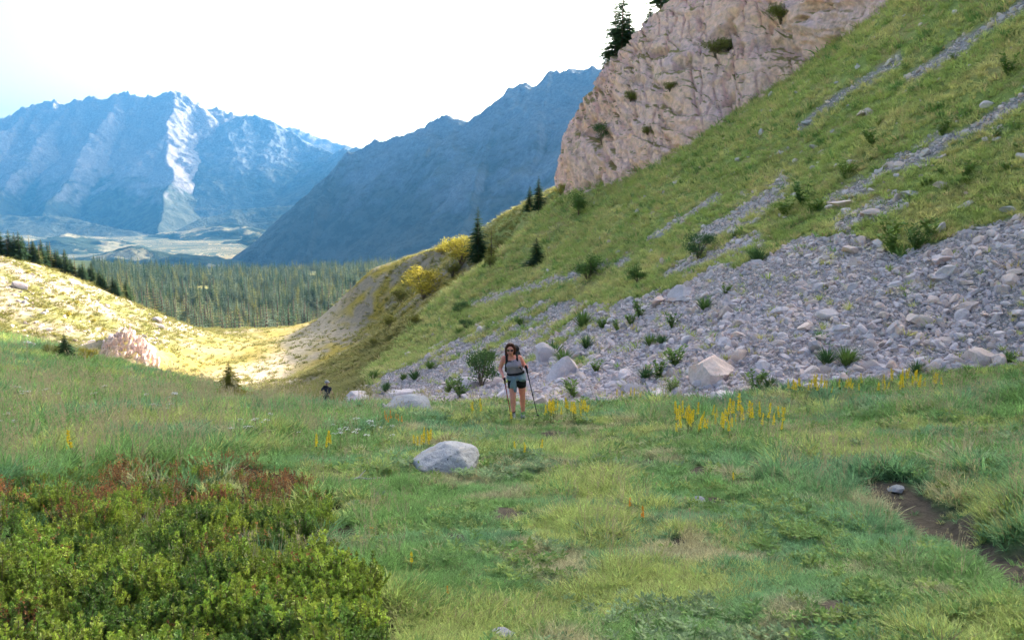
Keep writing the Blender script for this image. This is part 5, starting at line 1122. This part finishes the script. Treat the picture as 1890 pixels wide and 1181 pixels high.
def walker():
    ts_ = np.linspace(30, 46, 200); qs = ray(602, 703)[None] * ts_[:, None]; ov = qs[:, 2] - gz(qs[:, 0], qs[:, 1]); q0 = qs[int(np.argmin(np.abs(ov - 1.80)))]
    gx_, gy_ = q0[0], q0[1]; g_ = float(gz(gx_, gy_)); H = q0[2] - g_; root = empty('person', (gx_, gy_, g_)); s = H / 1.80
    V_ = lambda *a: tuple(Vector(a) * s)
    B = Tri()
    ring_tube(B, [(V_(0, 0, .82), .16 * s, .11 * s), (V_(0, 0, .92), .17 * s, .12 * s), (V_(0, -.02, 1.08), .16 * s, .11 * s), (V_(0, -.05, 1.3), .19 * s, .12 * s), (V_(0, -.06, 1.42), .16 * s, .09 * s), (V_(0, -.07, 1.48), .07 * s, .06 * s)], 16)
    limb(B, [(V_(0, -.07, 1.46), .055 * s), (V_(-.01, -.09, 1.58), .05 * s)], 10); hd = Vector(V_(-.02, -.10, 1.66)); ball(B, tuple(hd), (.078 * s, .096 * s, .115 * s), 14); face(root, B, hd, (0, -1, -.2), s)
    for sh, el, wr, sd in ((V_(-.2, -.04, 1.40), V_(-.29, -.02, 1.14), V_(-.24, -.26, 1.05), 1), (V_(.2, -.04, 1.40), V_(.33, .0, 1.16), V_(.36, -.16, 1.0), -1)):
        limb(B, [(sh, .058 * s), (el, .044 * s), (wr, .028 * s)], 10); hand(B, wr, (0, -.6, -.25), (0, -.2, -.9), sd, s)
    lg = ((V_(-.10, 0, .88), V_(-.10, -.1, .50), V_(-.10, .02, .10)), (V_(.10, 0, .88), V_(.11, .06, .50), V_(.11, .28, .12)))
    for hp, kn, an in lg: limb(B, [(hp, .09 * s), (kn, .06 * s), (an, .042 * s)], 12)
    link('body', fused('body', B, skin2, .013, 4), root)
    T = Tri(); ring_tube(T, [(V_(0, 0, .90), .185 * s, .135 * s), (V_(0, -.02, 1.08), .18 * s, .13 * s), (V_(0, -.05, 1.3), .205 * s, .135 * s), (V_(0, -.06, 1.43), .165 * s, .10 * s)], 16)
    for sg, el in ((-1, (-.25, -.03, 1.26)), (1, (.27, -.02, 1.26))): limb(T, [(V_(sg * .2, -.04, 1.40), .068 * s), (V_(*el), .062 * s)], 10)
    link('shirt', fused('shirt', T, shirtm, .013, 3), root)
    T = Tri(); ring_tube(T, [(V_(0, 0, .80), .17 * s, .125 * s), (V_(0, 0, .93), .185 * s, .135 * s)], 16)
    for hp, kn, an in lg: limb(T, [(hp, .105 * s), (kn, .078 * s), (tuple(Vector(an) + Vector((0, 0, .04))), .06 * s)], 12)
    link('trousers', fused('trousers', T, trous, .013, 3), root)
    for hp, kn, an in lg:
        an = Vector(an); T = Tri(); limb(T, [((an.x, an.y + .03, an.z - .04), .05 * s), ((an.x, an.y - .16, an.z - .05), .046 * s)], 10); limb(T, [((an.x, an.y, an.z - .05), .05 * s), ((an.x, an.y, an.z + .05), .05 * s)], 10); link('boot', fused('boot', T, bootm, .012, 2), root)
    tag(root, 'distant walker with pale hat and navy backpack, hidden from the knees by the crest', 'person')
    # he climbs towards the viewer's left with his back turned: everything above faces -Y, so turn him round
    root.rotation_euler = (0, 0, R(180))
    def top(nm, loc, label, cat):
        o = empty(nm, (gx_, gy_, g_)); o.rotation_euler = (0, 0, R(180)); tag(o, label, cat); return o
    ht_ = top('sun_hat', None, 'pale brimmed hat with a dark band on the distant walker', 'hat')
    T = Tri(); ring_tube(T, [(V_(-.02, -.10, 1.70), .155 * s, .165 * s), (V_(-.02, -.10, 1.715), .15 * s, .16 * s), (V_(-.02, -.10, 1.72), .10 * s, .115 * s)], 18); link('brim', solid('brim', T, rope), ht_)
    T = Tri(); ring_tube(T, [(V_(-.02, -.10, 1.71), .098 * s, .115 * s), (V_(-.02, -.10, 1.76), .095 * s, .112 * s), (V_(-.02, -.10, 1.80), .075 * s, .09 * s), (V_(-.02, -.10, 1.815), .04 * s, .05 * s)], 16); link('crown', solid('crown', T, rope), ht_)
    T = Tri(); ring_tube(T, [(V_(-.02, -.10, 1.712), .102 * s, .119 * s), (V_(-.02, -.10, 1.735), .101 * s, .118 * s)], 16); link('band', solid('band', T, blackc), ht_)
    bp = top('backpack', None, 'large navy backpack on the back of the distant walker', 'backpack')
    T = Tri(); ring_tube(T, [(V_(0, .2, .94), .12 * s, .08 * s), (V_(0, .22, 1.0), .165 * s, .12 * s), (V_(0, .21, 1.25), .175 * s, .13 * s), (V_(0, .18, 1.46), .16 * s, .11 * s), (V_(0, .17, 1.52), .11 * s, .08 * s)], 16); link('pack_body', fused('pack_body', T, navy, .014, 3), bp)
    T = Tri(); ring_tube(T, [(V_(0, .18, 1.49), .15 * s, .12 * s), (V_(0, .175, 1.56), .14 * s, .11 * s), (V_(0, .17, 1.59), .09 * s, .07 * s)], 14); link('top_lid', fused('top_lid', T, blackc, .014, 2), bp)
    T = Tri(); ring_tube(T, [(V_(0, .33, 1.05), .11 * s, .04 * s), (V_(0, .335, 1.2), .115 * s, .05 * s), (V_(0, .32, 1.3), .10 * s, .04 * s)], 12); link('pocket', fused('pocket', T, trous, .014, 2), bp)
    for sg in (-1, 1):
        T = Tri(); limb(T, [(V_(sg * .1, .1, 1.40), .028), (V_(sg * .11, -.05, 1.455), .028), (V_(sg * .12, -.18, 1.34), .026), (V_(sg * .16, -.12, 1.12), .022), (V_(sg * .15, .1, 1.05), .02)], 8); link('shoulder_strap', solid('shoulder_strap', T, blackc), bp)
    hx, hy = gx_ - .36 * s, gy_ + .26 * s; ex, ey = gx_ - .40 * s, gy_ + .30 * s
    hx, hy = gx_ + .25 * s, gy_ + .35 * s; pole('trekking_pole', (hx, hy, g_ + 1.05 * s), (gx_ + .36 * s, gy_ + .5, float(gz(gx_ + .36 * s, gy_ + .5))), blackc, darkp, 'dark trekking pole held by the distant walker')
walker()


# ------------------------------------------------------------------ haze
def haze():
    bm = bmesh.new(); bmesh.ops.create_cube(bm, size=1.0)
    lo = Vector((-10500, -400, -520)); hi = Vector((10500, 16000, 1500))
    for v in bm.verts: v.co = Vector([(lo[i] + hi[i]) / 2 + v.co[i] * (hi[i] - lo[i]) for i in range(3)])
    m = bpy.data.meshes.new('haze'); bm.to_mesh(m); bm.free()
    k = NT('haze_air'); p = k.n('ShaderNodeVolumePrincipled'); p.inputs['Color'].default_value = (.05, .225, .50, 1); p.inputs['Density'].default_value = 7.5e-5; p.inputs['Anisotropy'].default_value = .1
    k.l(p.outputs[0], k.out.inputs[1]); m.materials.append(k.m)
    tag(link('haze', m), kind='stuff')
haze()
